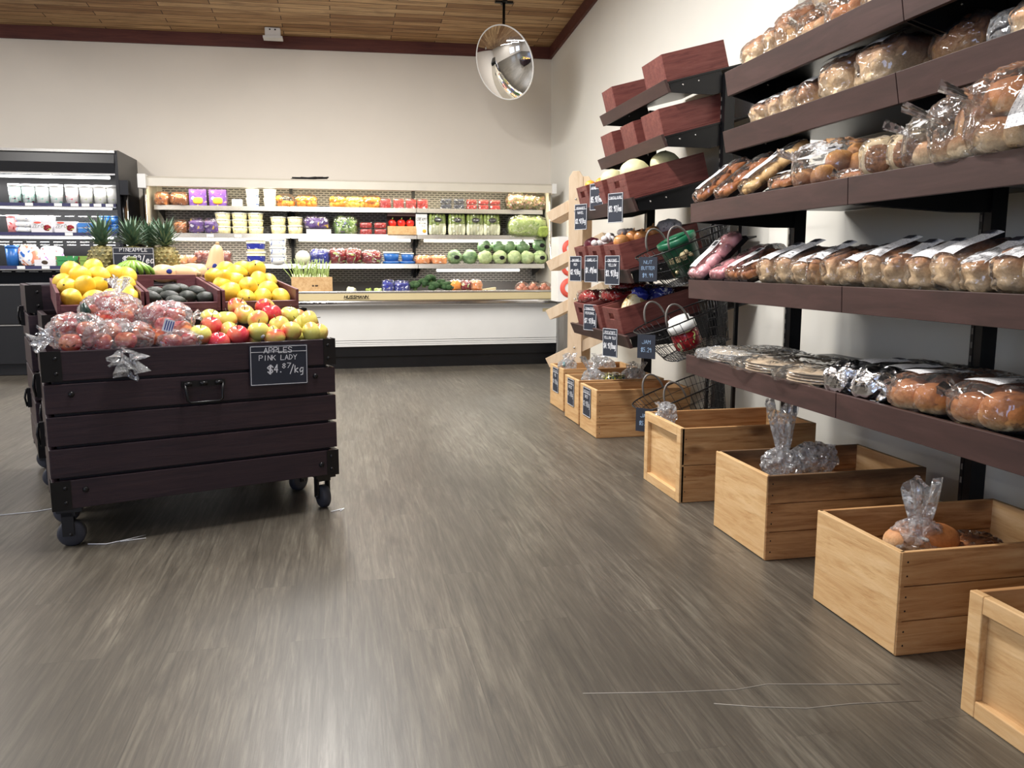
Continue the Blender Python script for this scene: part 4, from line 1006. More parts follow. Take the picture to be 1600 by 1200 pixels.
apple_bag('small flat clear bag with two apples beside the stickered loose apple', [((.385,.06,.785), r_), ((.452,.055,.79), .038)], [((.415, .06, .79), (.085, .05, .045), 21, .009, ())])

# string on the floor by the caster
def wp(s, tt): v = CM @ Vector((s, tt, 0)); return (v.x, v.y)
for k, (pts, lab) in enumerate(([[(-1.62, 3.90), (-1.49, 3.945), (-1.36, 3.97), (-1.22, 4.05), (-1.1, 4.08)], 'thin white string running along the floor left of the cart'],
        [[(-1.0, 3.45), (-.93, 3.435), (-.87, 3.47), (-.80, 3.52), (-.88, 3.455), (-.79, 3.48)], 'knotted white string beside the left front caster of the cart'],
        [[(-.02, 3.70), (.0, 3.74), (-.06, 3.70)], 'short white thread under the right front caster'])):
    b = MB(); b.tube([(x, y, .003) for x, y in pts], .002, 5); tag(b.build('string', M['chalkw']), lab, 'string')
for pts, lab in (([(.59, 1.938), (.8, 1.90), (.987, 1.875), (1.082, 1.885), (1.25, 1.85), (1.424, 1.815)], 'longer pale scratch across the floor, the farther of two'), ([(.9, 1.822), (1.0, 1.785), (1.117, 1.754), (1.24, 1.751), (1.424, 1.728)], 'paler scratch across the floor, the nearer of two')):
    b = MB(); b.tube([(x, y, .0004) for x, y in pts], .0016, 4); tag(b.build('floor_scratch', M['scr']), lab, 'scratch')
# ================================================================== stock in the vegetable cooler
YI = 9.42
def cx(p): return -1.842 + (p-240)*.006815          # place along the case
ZS = (1.709, 1.424, 1.104, .664)
M['yel'] = pack('yellow_tub_print', [(238, 222, 110), (250, 240, 190), (90, 90, 70)], 60)
M['lid'] = plain('translucent_lid', (240, 240, 230), .3, 0, .02, 20)
M['tubw'] = pack('white_tub_print', [(240, 240, 240), (240, 240, 240), (90, 120, 190)], 26)
M['berry'] = pack('red_berries_under_film', [(150, 28, 34), (214, 60, 58), (240, 170, 160)], 70, .2)
M['berryb'] = pack('dark_berries_under_film', [(30, 34, 48), (84, 88, 104), (220, 224, 230)], 60, .2)
M['purp'] = pack('purple_printed_film', [(236, 228, 240), (92, 62, 130), (110, 74, 150), (236, 200, 90)], 14)
M['orng'] = fruit_mat('orange_peel', (240, 150, 40), (246, 172, 60), .3, .7, .4, 1.5, 0, bump=.2)
M['lime'] = plain('celery_green', (164, 186, 88), .4, 0, .2, 40)
M['celw'] = plain('celery_white', (240, 242, 214), .4, 0, .06, 30)
M['cab'] = fruit_mat('green_cabbage', (146, 172, 116), (194, 210, 158), .3, .7, .5, 3, .3, (220, 230, 194), .5)
M['cabd'] = fruit_mat('dark_cabbage', (84, 116, 82), (126, 152, 110), .3, .7, .4, 3, .3, (150, 180, 130), .5)
M['brocc'] = plain('broccoli_florets', (54, 92, 48), .8, 0, .35, 120, .8)
M['broccs'] = plain('broccoli_stalk', (126, 158, 92), .6, 0, .1, 30)
M['blueb'] = pack('dark_blue_film', [(34, 40, 128), (50, 60, 160), (210, 214, 240)], 30, .2)
M['redb'] = pack('dark_red_printed_film', [(216, 226, 180), (156, 36, 44), (120, 20, 32), (196, 210, 130)], 18, .2)
M['greenb'] = pack('salad_film', [(90, 70, 130), (120, 156, 76), (176, 200, 130), (236, 240, 226)], 24, .25)
M['letr'] = pack('red_leaf_lettuce', [(70, 34, 30), (120, 130, 60), (180, 130, 110), (226, 218, 200)], 42, .4)
M['letw'] = pack('pale_lettuce', [(120, 160, 70), (196, 214, 140), (238, 242, 216)], 30, .4)
M['bluetub'] = plain('blue_plastic_tub', (50, 112, 190), .3, 0, .1, 10)
M['carr'] = pack('carrots_under_film', [(232, 130, 70), (244, 168, 110), (240, 220, 200)], 40, .25)
M['pepper'] = fruit_mat('red_pepper', (170, 24, 26), (214, 54, 40), .3, .7, .2, 2)
M['darkwood'] = plain('dark_box_wood', (66, 38, 34), .6, 0, .1, 10)
M['meat'] = pack('dark_red_packets', [(110, 40, 40), (160, 84, 70), (236, 226, 216)], 30)
M['peach'] = plain('peach_fruit', (232, 150, 120), .35, 0, .15, 24)
M['brownp'] = pack('brown_packets', [(60, 40, 50), (186, 116, 66), (214, 160, 110)], 36)
M['choc'] = M['black']

def pk(name, label, cat, group, x, y, z, parts, rz=0):
    t = thing(name, label, cat, (x, y, z), rz, group)
    for nm, mat, fn in parts:
        b = MB(); fn(b); b.build(nm, mat, t)
    return t
def tub(x, y, z, r, h, body, label, group, lidm=None, sq=3.2, band=None, nm='plastic_tub', cat='tub'):
    def sqr(z0, z1, r0, r1):
        return lambda b: b.lathe([(r0, z0), (r1, z1)], 24)
    P = [('tub_body', body, sqr(0, h*.86, r*.86, r*.97)), ('lid', lidm or M['lid'], sqr(h*.86, h, r*1.02, r*1.0))]
    t = pk(nm, label, cat, group, x, y, z, P)
    if band:
        b = MB(); b.lathe([(r*.885, h*.2), (r*.95, h*.66)], 24, cap=False); o = b.build('printed_band', band, t); o.scale = (1.01, 1.01, 1)
    return t
def clam(x, y, z, w, d, h, mat, label, group):
    return pk('punnet', label, 'punnet', group, x, y, z, [('fruit', mat, lambda b: b.blob((0, 0, h*.46), (w*.46, d*.46, h*.46), p=7, amp=.005, fr=60, nu=22, nv=12)),
                                                       ('clear_box', M['filmd'], lambda b: (b.bb((-w/2, -d/2, 0), (w/2, d/2, h)), b.bb((-w/2-.004, -d/2-.004, h*.48), (w/2+.004, d/2+.004, h*.52))))])
def pbag(x, y, z, w, d, h, mat, label, group, seed=0, film=True, cat='bag', nm='produce_bag', rz=0, crimp=True):
    t = thing(nm, label, cat, (x, y, z), rz, group)
    b = MB(); b.blob((0, 0, h*.45), (w/2, d/2, h*.47), p=3.4, amp=.018, fr=20, seed=seed, nu=34, nv=20, flat=-.94); b.build('contents', mat, t)
    if film:
        b = MB(); b.blob((0, 0, h*.48), (w/2*1.06, d/2*1.08, h*.52), p=3.6, amp=.016, fr=26, seed=seed+3, nu=34, nv=20, flat=-.94, ridge=True); b.build('film', M['filmd'], t)
    return t
def caps(n, base): return ['%s, %s from the left' % (base, ORD[i]) for i in range(n)]
s = 0; z = ZS[0]; G = 'stock on the top shelf of the vegetable cooler'
pbag(cx(252), YI, z, .13, .16, .13, M['brownp'], 'low orange-brown packet at the left end of the top vegetable shelf', G, 1)
pbag(cx(277), YI, z, .17, .16, .13, M['brownp'], 'dark speckled bag, second item on the top vegetable shelf', G, 2)
for i, p in enumerate((304, 333)): pk('snack_box', '%s purple and yellow printed pack on the top vegetable shelf' % ('left' if i == 0 else 'right'), 'pack', G, cx(p), YI, z, [('carton', M['purp'], lambda b: b.bb((-.085, -.07, 0), (.085, .07, .165))), ('window_pile', M['orng'], lambda b: b.blob((0, -.07, .05), (.05, .008, .035), p=3, nu=12, nv=8))])
pk('snack_box', 'low white pack between the purple packs and the tall tubs', 'pack', G, cx(361), YI, z, [('carton', M['whitep'], lambda b: b.bb((-.05, -.06, 0), (.05, .06, .07)))])
for k in range(2): tub(cx(384), YI, z+.09*k, .07, .09, M['tubw'], 'white and blue round tub on the top shelf, %s of its pair' % ('lower', 'upper')[k], G)
for k in range(2): tub(cx(410), YI, z+.09*k, .068, .09, M['whitep'], 'plain white round tub on the top shelf, %s of its pair' % ('lower', 'upper')[k], G)
def citrus_bag(xs, label, n, seed, w, mat=None, mesh=True):
    t = thing('bag_of_citrus', label, 'bag of fruit', (cx(xs), YI, z), 0, G); rnd = random.Random(seed)
    for k in range(n):
        px_ = (k % 4 - 1.5)*.062*w + rnd.uniform(-.01, .01); zz = .034 + .052*(k // 4)
        b = MB(); b.blob((px_, rnd.uniform(-.03, .02), zz), (.036, .036, .034), nu=14, nv=10); b.build('orange', mat or M['orng'], t)
    b = MB(); b.blob((0, 0, .06), (.15*w, .075, .075), p=2.4, amp=.012, fr=22, seed=seed, nu=26, nv=16, ridge=True, flat=-.8); b.build('film', M['filmd'], t)
citrus_bag(434, 'small bag of oranges beside the white tubs', 5, 1, .62); citrus_bag(465, 'netted bag of small oranges on the top shelf', 8, 2, .8)
citrus_bag(517, 'bag of oranges with white header, left of the yellow fruit', 7, 3, .75); citrus_bag(541, 'bag of pale yellow fruit in the middle of the top shelf', 8, 4, .8, fruit_mat('yellow_citrus', (246, 206, 80), (250, 224, 120), .3, .7)); citrus_bag(567, 'bag of orange-yellow fruit beside the strawberry punnets', 8, 5, .75)
for i, p in enumerate((589, 610, 630, 648)): clam(cx(p), YI, z, .125, .12, .105, M['berry'], 'clear punnet of strawberries on the top shelf, %s from the left' % ORD[i], G)
for i, p in enumerate((687, 708)):
    for k in range(2): clam(cx(p), YI, z+.06*k, .125, .1, .056, M['berryb'], 'punnet of dark berries on the top shelf, %s one of the %s stack' % (('lower', 'upper')[k], ('left', 'right')[i]), G)
for i, p in enumerate((729, 749, 768)):
    for k in range(2): clam(cx(p), YI, z+.055*k, .12, .1, .052, M['berry'], 'punnet of raspberries on the top shelf, %s one of the %s stack' % (('lower', 'upper')[k], ('left', 'middle', 'right')[i]), G)
for i, p in enumerate((803, 826, 845)): pbag(cx(p), YI+.02*i, z, .2, .18, .19 - .01*i, M['letr'], 'bag of red leaf lettuce at the end of the top shelf, %s from left' % ORD[i], G, 30+i)
z = ZS[1]; G = 'stock on the second shelf of the vegetable cooler'
pbag(cx(276), YI, z, .13, .15, .13, M['brownp'], 'orange packet behind the pineapple leaves on the second shelf', G, 5)
for i, p in enumerate((300, 322)): pbag(cx(p), YI, z, .16, .15, .15, M['purp'], 'purple printed pack on the second shelf, %s of two' % ('left', 'right')[i], G, 7+i)
for c_, p in enumerate((338, 363, 387)):
    for k in range(3): tub(cx(p), YI, z+.072*k, .082, .072, M['yel'], 'yellow tub with white lid, %s of the %s stack' % (('bottom', 'middle', 'top')[k], ('left', 'centre', 'right')[c_]), G)
for c_, p in enumerate((421, 447)):
    for k in range(2): tub(cx(p), YI, z+.09*k, .082, .088, M['yel'], 'larger yellow tub with black print, %s of the %s pair' % (('lower', 'upper')[k], ('left', 'right')[c_]), G)
pk('white_tray', 'low white tray under the purple topped bag', 'tray', G, cx(483), YI, z, [('tray', M['whitep'], lambda b: b.bb((-.13, -.07, 0), (.13, .07, .05)))])
pbag(cx(480), YI, z+.05, .26, .15, .14, M['purp'], 'purple and white bag lying on the white tray', G, 11)
pbag(cx(525), YI, z, .25, .15, .19, M['greenb'], 'purple topped green salad bag beside the raspberries', G, 12)
for c_, p in enumerate((557, 580)):
    for k in range(2): clam(cx(p), YI, z+.068*k, .14, .12, .064, M['berry'], 'red punnet on the second shelf, %s of the %s stack' % (('lower', 'upper')[k], ('left', 'right')[c_]), G)
t = thing('pepper_box', 'wooden box with dark lid holding red peppers on the second shelf', 'box', (cx(614), YI, z), 0)
b = MB(); b.bb((-.155, -.09, 0), (.155, .09, .09)); b.build('front_box', M['pine_end'], t); b = MB(); b.bb((-.155, .07, .09), (.155, .09, .24)); b.bb((-.155, -.05, .2), (.155, .09, .24)); b.build('dark_back', M['darkwood'], t)
for i, q in enumerate((-.1, 0, .095)):
    t = thing('red_pepper', 'red pepper in the wooden box, %s of three' % ('left', 'middle', 'right')[i], 'pepper', (cx(614)+q, YI-.02, z+.09), 0, 'red peppers in the box')
    b = MB(); b.blob((0, 0, .035), (.045, .04, .04), p=2.4, amp=.006, fr=20, seed=i, nu=16, nv=12); b.build('flesh', M['pepper'], t)
    b = MB(); b.tube([(0, 0, .07), (.006, -.006, .095)], .006, 6); b.build('stem', M['lime'], t)
t = thing('white_carton', 'white printed carton standing beside the celery', 'carton', (cx(646), YI-.03, z), 0)
b = MB(); b.bb((-.062, -.03, 0), (.062, .03, .225)); b.build('carton', M['whitep'], t); b = MB(); write(b, 'CREAMY', 0, .15, .034, .11, y=-.031, slant=.1); write(b, 'ORIGINAL', .01, .115, .02, .09, y=-.031); write(b, 'MILD', .02, .085, .018, .04, y=-.031); b.build('writing', M['black'], t)
b = MB(); b.blob((.03, -.031, .04), (.022, .002, .02), nu=10, nv=6); b.build('picture', M['orng'], t)
for i, p in enumerate((672, 704, 734, 762)):
    t = thing('bag_of_celery', 'bagged celery hearts with round black label, %s from the left' % ORD[i], 'celery', (cx(p), YI-.02, z), 0, 'bagged celery on the second shelf')
    b = MB()
    for k in range(5): b.blob(((k-2)*.036, random.uniform(-.01, .01), .15), (.023, .04, .085), p=2.6, nu=10, nv=10, flat=-.9)
    b.build('green_tops', M['lime'], t)
    b = MB()
    for k in range(5): b.blob(((k-2)*.036, -.004, .065), (.026, .045, .068), p=2.8, nu=10, nv=10, flat=-.95)
    b.build('white_stalks', M['celw'], t)
    b = MB(); b.blob((0.005, -.047, .165), (.045, .004, .028), nu=20, nv=8); b.build('round_label', M['black'], t)
    b = MB(); write(b, 'CELERY', .005, .158, .014, .07, y=-.0525, jit=.1); b.build('writing', M['chalkw'], t)
    b = MB(); b.blob((0, 0, .115), (.1, .055, .118), p=3, amp=.008, fr=24, seed=i, nu=26, nv=18, ridge=True, flat=-.95); b.build('film', M['filmd'], t)
pbag(cx(822), YI-.03, z, .44, .22, .22, M['letw'], 'large bag of pale lettuce at the right end of the second shelf', G, 44)
pbag(cx(846), YI-.12, z-.02, .12, .1, .13, M['lime'], 'clump of green herbs poking out below the lettuce bag', G, 45, film=False)
z = ZS[2]; G = 'stock on the third shelf of the vegetable cooler'
YJ = 9.34
for i, p in enumerate((280, 296)): pbag(cx(p), YJ, z, .2, .13, .08, M['carr'], 'flat packet of tan sausages on the third shelf, %s of two' % ('left', 'right')[i], G, 50+i)
for i, p in enumerate((310, 335)): pbag(cx(p), YJ, z, .19, .14, .13, M['meat'], 'dark red packet behind the squash on the third shelf, %s of two' % ('left', 'right')[i], G, 54+i)
for k in range(2): tub(cx(387), YJ-.04, z+.13*k - .0, .1, .128, M['yel'], 'large yellow margarine tub, %s of its pair' % ('lower', 'upper')[k], G, M['whitep'], band=M['blueb'])
for k in range(3): tub(cx(420), YJ-.04, z+.088*k, .09, .086, M['tubw'], 'white printed tub beside the margarine, %s of its stack' % ('bottom', 'middle', 'top')[k], G, M['whitep'])
t = thing('cabbage', 'pale round cabbage above the green onions', 'cabbage', (cx(458), YJ-.1, z), 0); b = MB(); b.blob((0, 0, .07), (.078, .075, .072), amp=.005, fr=18, nu=22, nv=14); b.build('head', M['celw'], t)
pbag(cx(484), YJ, z, .2, .14, .15, M['blueb'], 'dark blue bag with a round print on the third shelf', G, 60)
for i, p in enumerate((511, 535)): pbag(cx(p), YJ, z, .17, .14, .16, M['redb'], 'dark red topped salad bag on the third shelf, %s of two' % ('left', 'right')[i], G, 61+i)
pbag(cx(564), YJ, z, .2, .14, .14, M['redb'], 'bright red printed bag beside the blue tubs', G, 66)
for i, (p, w) in enumerate(((596, .088), (622, .07))):
    tub(cx(p), YJ, z+.03, w, .10-.01*i, M['bluetub'], 'blue plastic tub on a blue lid, %s of two' % ('left', 'right')[i], G, M['lid'])
    pk('tub_lid', 'flat blue lid under the %s blue tub' % ('left', 'right')[i], 'lid', G, cx(p), YJ, z, [('lid', M['bluetub'], lambda b: b.lathe([(.09-.006*i, 0), (.095-.006*i, .028)], 24))])
for i, p in enumerate((647, 672)): pbag(cx(p), YJ, z, .17, .13, .09, M['carr'], 'low bag of orange carrots, %s of two' % ('left one with green', 'right')[i], G, 70+i)
def cabbage(x, y, z, r, mat, label, lab=True, seed=0):
    t = thing('cabbage', label, 'cabbage', (x, y, z), 0, 'cabbages at the right end of the third shelf')
    b = MB(); b.blob((0, 0, r*.95), (r, r*.95, r*.93), amp=.010, fr=14, seed=seed, nu=26, nv=16, ridge=True); b.build('head', mat, t)
    b = MB()
    for k in range(3): a = seed+k*2; b.blob((math.cos(a)*r*.25, -r*.35, r*.95+math.sin(a)*r*.25), (r*.78, r*.65, r*.7), amp=.008, fr=18, seed=seed+k, nu=18, nv=12)
    b.build('outer_leaves', mat, t)
    if lab: b = MB(); b.blob((r*.15, -r*1.05, r*.9), (r*.4, .006, r*.3), nu=14, nv=6); b.build('round_label', M['black'], t)
def nm_cab(i): return ORD[i]
for i, (p, l_) in enumerate(((700, 1), (725, 0))): cabbage(cx(p), YJ+.04, z, .082, M['cabd'], 'dark green cabbage lying low, %s of the pair beside the carrots' % ('left', 'right')[i], l_, i)
for i, p in enumerate((748, 773, 797, 819, 841)): cabbage(cx(p), YJ-.05, z, .077, M['cab'], 'light green cabbage in the front row of the heap, %s from the left' % ORD[i], i in (1, 4), 10+i)
for i, p in enumerate((751, 775, 792, 815, 845)): cabbage(cx(p), YJ+.08, z+.118 + (.02 if i == 4 else 0), .08, M['cabd'], 'darker cabbage in the upper row of the heap, %s from the left' % ORD[i], i in (0, 4), 20+i)
# bottom well
z = .80; YW = 9.08; G = 'stock in the bottom well of the vegetable cooler'
b = MB(); b.bb((-1.8, YC+.12, .66), (2.3, YC+.5, .79)); b.build('well_riser', M['grey'], COOLER)
def cw(p): return cx(p)*.955-.005
xo = cw(471)
t = thing('small_wooden_box', 'small knotty pine box of green onions standing on the cooler ledge', 'box', (xo, YC+.0, .826), 0)
b = MB(); b.bb((-.205, -.09, .0), (.205, -.075, .145)); b.build('front_board', M['pine_end'], t)
b = MB(); b.bb((-.205, .075, 0), (.205, .09, .13)); b.bb((-.205, -.075, 0), (-.19, .075, .14)); b.bb((.19, -.075, 0), (.205, .075, .14)); b.bb((-.19, -.075, 0), (.19, .075, .012)); b.build('box_body', M['pine_end'], t)
b = MB(); [b.blob((q, -.09, .055), (.012, .002, .009), nu=10, nv=6) for q in (.01, .05, .04)]; b.build('knots', M['stem'], t)
M['ong'] = plain('green_onion_green', (176, 198, 116), .45, 0, .2, 40)
M['onw'] = plain('green_onion_white', (226, 232, 190), .4, 0, .08, 40)
for bi, q in enumerate((-.1, .09)):
    t = thing('green_onion_bunch', 'bunch of green onions leaning in the pine box, %s of two' % ('left', 'right')[bi], 'green onions', (xo+q, YC+.0, .84), 0)
    rnd = random.Random(bi)
    b = MB(); b2 = MB()
    for k in range(44):
        x0 = rnd.uniform(-.075, .075); y0 = rnd.uniform(-.05, .05); lean = (rnd.uniform(-.09, .09) + x0*.8 if bi == 0 else x0*.3+rnd.uniform(-.02, .05))
        h_ = rnd.uniform(.16, .27)
        b.tube([(x0, y0, .05), (x0+lean*.4, y0, .05+h_*.5), (x0+lean, y0-.02, .05+h_)], .0058, 5, r2=.003)
        b2.tube([(x0, y0, .05), (x0+lean*.3, y0, .05+h_*.42)], .0072, 5)
    b.build('green_tops', M['ong'], t); b2.build('white_stems', M['onw'], t)
pbag(cw(532), YW-.02, z, .1, .1, .06, M['celw'], 'small white cauliflower piece in the bottom of the cooler', G, 80, False)
pbag(cw(560), YW, z, .06, .08, .05, M['lime'], 'small green lettuce scrap in the bottom of the cooler', G, 81, False); pbag(cw(576), YW, z, .08, .08, .05, M['letw'], 'pale lettuce piece beside the blue bags', G, 82, False)
for i, (p, w, h_) in enumerate(((592, .12, .13), (614, .16, .12))): pbag(cw(p), YW, z, w, .12, h_, M['blueb'], 'dark blue bag in the bottom well, %s of two' % ('left', 'right')[i], G, 84+i)
def broccoli(x, y, z, r, label, seed):
    t = thing('broccoli_crown', label, 'broccoli', (x, y, z), 0, 'broccoli crowns in the bottom well'); rnd = random.Random(seed)
    b = MB()
    for k in range(16):
        a = rnd.uniform(0, 2*PI); e_ = rnd.uniform(-.1, 1.4); q = Vector((math.cos(a)*math.cos(e_), math.sin(a)*math.cos(e_), math.sin(e_)*.8))*r*.62
        b.blob((q.x, q.y, q.z+r*.62), (r*.42, r*.42, r*.36), amp=.006, fr=60, seed=seed+k, nu=14, nv=9)
    b.build('florets', M['brocc'], t)
    b = MB(); b.tube([(0, 0, 0), (0, -.0, r*.7)], r*.3, 8); b.build('stalk', M['broccs'], t)
for i, (p, dz, r_) in enumerate(((637, .01, .078), (652, .05, .07), (663, .09, .07), (668, .0, .08), (681, .035, .074), (691, 0, .08))):
    broccoli(cw(p), YW+(.05 if dz else 0), z+dz, r_, 'green broccoli crown beside the blue bags, %s from the left' % ORD[i], i)
t = thing('fruit_tray', 'low orange tray of bagged yellow and orange vegetables', 'tray', (cw(722), YW, z), 0, None); b = MB(); b.bb((-.17, -.07, 0), (.17, .07, .022)); b.build('tray', plain('orange_tray', (220, 150, 90), .5), t)
for i, (p, m) in enumerate(((704, M['orng']), (722, M['redb']), (738, M['carr']))): pbag(cw(p), YW, z+.022, .12, .12, .1, m, '%s bag on the low orange tray' % ('yellow', 'dark red', 'orange')[i], G, 90+i)
pk('paper_packet', 'folded tan paper packet lying beside the orange tray', 'packet', G, cw(759), YW, z, [('packet', M['cream'], lambda b: b.prism([(-.08, 0), (.08, 0), (.085, .05), (-.06, .03)], -.05, .05))])
for i, p in enumerate((819, 838, 858)): 
    t = thing('bag_of_peaches', 'clear bag of peach coloured fruit in the bottom well, %s from the left' % ORD[i], 'bag of fruit', (cw(p)+.0, YW, z), 0, G)
    for k, (dx, dz) in enumerate(((-.03, .03), (.03, .03), (0, .06))):
        b = MB(); b.blob((dx, 0, dz), (.036, .036, .034), nu=14, nv=10); b.build('peach', M['peach'], t)
    b = MB(); b.blob((0, 0, .048), (.08, .06, .055), amp=.01, fr=24, seed=i, nu=22, nv=14, ridge=True, flat=-.85); b.build('film', M['filmd'], t)

# ================================================================== dairy cooler stock
def dx(p): return -2.08 - (190-p)*.00525*1.0 - .06
def ztub(p, i): pass
M['yog'] = [pack('yogurt_print_%s' % n, c, 34) for n, c in (('berry', [(240, 244, 242), (240, 244, 242), (190, 230, 220), (120, 60, 90)]), ('mint', [(240, 244, 242), (240, 244, 242), (150, 222, 204)]), ('strawberry', [(244, 240, 240), (244, 240, 240), (232, 130, 140)]), ('vanilla', [(244, 244, 240), (244, 244, 240), (210, 220, 180)]))]
yd = YD+.2
for i, (p, k) in enumerate(((10, 0), (33, 0), (57, 1), (81, 1), (108, 2), (133, 3), (158, 3), (181, 3))):
    tub(dx(p), yd, 1.696, .062, .185, M['yog'][k], 'large white yogurt tub on the top dairy shelf, %s from the left' % ORD[i], 'yogurt tubs on the top dairy shelf', M['whitep'], nm='yogurt_tub')
z = 1.411; G = 'stock on the second dairy shelf'
M['redjar'] = pack('red_label', [(206, 60, 70), (240, 160, 160), (180, 40, 50)], 20)
tub(dx(3), yd, z, .06, .17, M['redjar'], 'red labelled tub cut off by the left edge on the second dairy shelf', G, M['redjar'])
for k in range(3): pk('white_packet', 'white packet stacked on the second dairy shelf, %s of three' % ('bottom', 'middle', 'top')[k], 'packet', G, dx(24), yd, z+.055*k, [('packet', M['tubw'], lambda b: b.blob((0, 0, .027), (.085, .08, .028), p=3.5, amp=.006, fr=20, seed=k, nu=22, nv=10))])
M['zerop'] = plain('pale_grey_carton', (226, 224, 228), .4, 0, .02, 10)
for i, p in enumerate((57, 97)):
    t = thing('yogurt_multipack', 'grey yogurt multipack with red fruit picture, %s of two' % ('left', 'right')[i], 'carton', (dx(p), yd-.06, z), 0, 'yogurt multipacks on the second dairy shelf')
    b = MB(); b.bb((-.094, -.05, 0), (.094, .08, .11)); b.build('carton', M['zerop'], t)
    b = MB(); write(b, 'ZErO', -.035, .045, .036, .1, y=-.0515, th=.09, jit=.1, slant=.2); b.build('writing', M['grey'], t)
    b = MB(); b.blob((.05, -.051, .045), (.036, .002, .03), p=2, amp=.006, fr=60, nu=18, nv=8); b.build('fruit_picture', M['redb'], t)
    b = MB(); b.blob((-.035, -.0505, .095), (.035, .001, .01), nu=14, nv=6); b.build('red_oval', M['redring'], t)
for i in range(3): tub(dx(45+i*12), yd+.02, z+.112, .032, .055, M['tubw'], 'small white cup on the left multipack, %s from the left' % ORD[i], G, M['whitep'])
M['bo'] = pack('blue_and_orange_cup', [(40, 92, 160), (60, 120, 190), (214, 140, 70)], 14)
for c_ in range(2):
    for k in range(2): pk('yogurt_cup_pack', 'blue and orange cup pack beside the multipacks, %s %s' % (('lower', 'upper')[k], ('left', 'right')[c_]), 'cup pack', G, dx(126+19*c_), yd-.02, z+.052*k, [('cups', M['bo'], lambda b: b.bb((-.045, -.05, 0), (.045, .05, .046))), ('foil_lid', M['whitep'], lambda b: b.bb((-.047, -.052, .046), (.047, .052, .05)))])
for c_ in range(2):
    for k in range(2): tub(dx(163+20*c_), yd, z+.085*k, .05, .083, M['bluetub'], 'bright blue round tub at the right end, %s %s' % (('lower', 'upper')[k], ('left', 'right')[c_]), G, M['bluetub'])
z = 1.086; G = 'stock on the third dairy shelf'
tub(dx(0), yd-.06, z, .06, .2, M['bluetub'], 'rounded blue jug cut off at the left edge of the third dairy shelf', G, M['bluetub'], nm='blue_jug', cat='jug')
M['chs'] = pack('cheese_bag_print', [(60, 120, 210), (244, 240, 240), (232, 150, 120), (240, 236, 236)], 9)
M['chp'] = pack('violet_bag_print', [(180, 110, 200), (244, 238, 246), (236, 220, 240), (220, 110, 90)], 16)
pbag(dx(29), yd-.05, z, .19, .1, .22, M['chs'], 'blue topped shredded cheese bag on the third dairy shelf', G, 100, False)
pbag(dx(66), yd-.03, z, .22, .1, .21, M['chp'], 'white and violet bag beside the blue cheese bag', G, 101, False)
pk('white_carton', 'low white carton with a brown emblem in front of the violet bag', 'carton', G, dx(61), yd-.13, z, [('carton', M['zerop'], lambda b: b.bb((-.095, -.03, 0), (.095, .02, .06))), ('emblem', M['stem'], lambda b: b.blob((0, -.0305, .032), (.03, .001, .02), amp=.006, fr=50, nu=16, nv=6))])
M['gp'] = pack('green_meat_pack', [(150, 104, 84), (60, 140, 80), (226, 224, 214)], 11); M['gp2'] = pack('olive_meat_pack', [(110, 40, 40), (130, 160, 70), (200, 160, 120)], 11)
for c_ in range(2):
    for k in range(2): pk('meat_pack', '%s printed pack on the third dairy shelf, %s one' % (('green', 'olive')[c_], ('lower', 'upper')[k]), 'pack', G, dx(95+40*c_), yd-.08, z+.05*k, [('pack', (M['gp'], M['gp2'])[c_], lambda b: b.bb((-.09, -.05, 0), (.09, .05, .046)))])
# ================================================================== bakery stock
def curved_label(t, c, w, l, arch, rz=0, name='price_label', tilt=0.0, bar=True, off=(0, 0)):
    """paper strip w (across) x l (along x) lying over a loaf top"""
    Mx = Tm(c[0], c[1], c[2], rz, tilt)
    b = MB(); b.grid(lambda u, v: ((u-.5)*l, (v-.5)*w, -arch*((v-.5)*2)**2*.5 - arch*.8*((u-.5)*2)**2*.35 + .002*math.sin(u*7+c[1]*9)), 10, 6, Mx); o = b.build(name, M['label'], t)
    if bar:
        b = MB()
        for k in range(9):
            x0 = l*(.30+.018*k); b.bb((x0-.0012*(1+(k % 3)*.4), -w*.30, -arch*.16+.0012), (x0+.001, w*.12, -arch*.16+.0022), Mx)
        b.build('barcode', M['barcode'], o)
def loaf_shape(seed):
    def fn(w, q):
        if q.z > 0:
            w.y *= 1 + .10*q.z; w.z *= 1 + .05*math.cos(q.x*9+seed); w.z *= 1 - .42*max(0, -q.x-.25)
            w.y *= 1 - .10*max(0, -q.x-.4)
        else: w.y *= 1 - .06*(-q.z)
        if q.x < -.5: w.x += .010*math.exp(-((q.z+.28+.1*math.sin(q.y*3+seed))/.13)**2)
        return w
    return fn
def loaf_bag(x, y, z, L, W, H, label, group, seed, mat='loaf', lab=True, rz=0, laboff=-.08, lablen=.17):
    t = thing('bagged_loaf', label, 'bread', (x, y, z), rz, group)
    b = MB(); b.blob((0, 0, H*.5), (L/2, W/2*.98, H/2), p=3.4, amp=.020, fr=15, seed=seed, nu=52, nv=32, fn=loaf_shape(seed), flat=-.96); b.build('loaf', M[mat], t)
    b = MB(); b.blob((0, 0, H*.515), (L/2*1.04+.004, W/2*1.03, H/2*1.06), p=3.2, amp=.008, fr=26, seed=seed+9, nu=60, nv=36, fn=loaf_shape(seed), flat=-.95, ridge=True); b.build('clear_film', M['film'], t)
    if lab: curved_label(t, (-L/2+lablen*.46+.012, .004*((seed % 3)-1), H*(1.02 + .02*((seed*7) % 4))), W*.78, lablen, .016, rz=.05*((seed % 5)-2), tilt=R(-19-3*(seed % 3)))
    return t
zD = 1.012
DY = [(3.235, .12), (3.085, .125), (2.965, .115), (2.862, .09), (2.765, .10), (2.645, .125), (2.52, .118), (2.408, .108), (2.292, .118), (2.172, .116), (2.056, .112), (1.94, .114), (1.822, .115), (1.70, .115)]
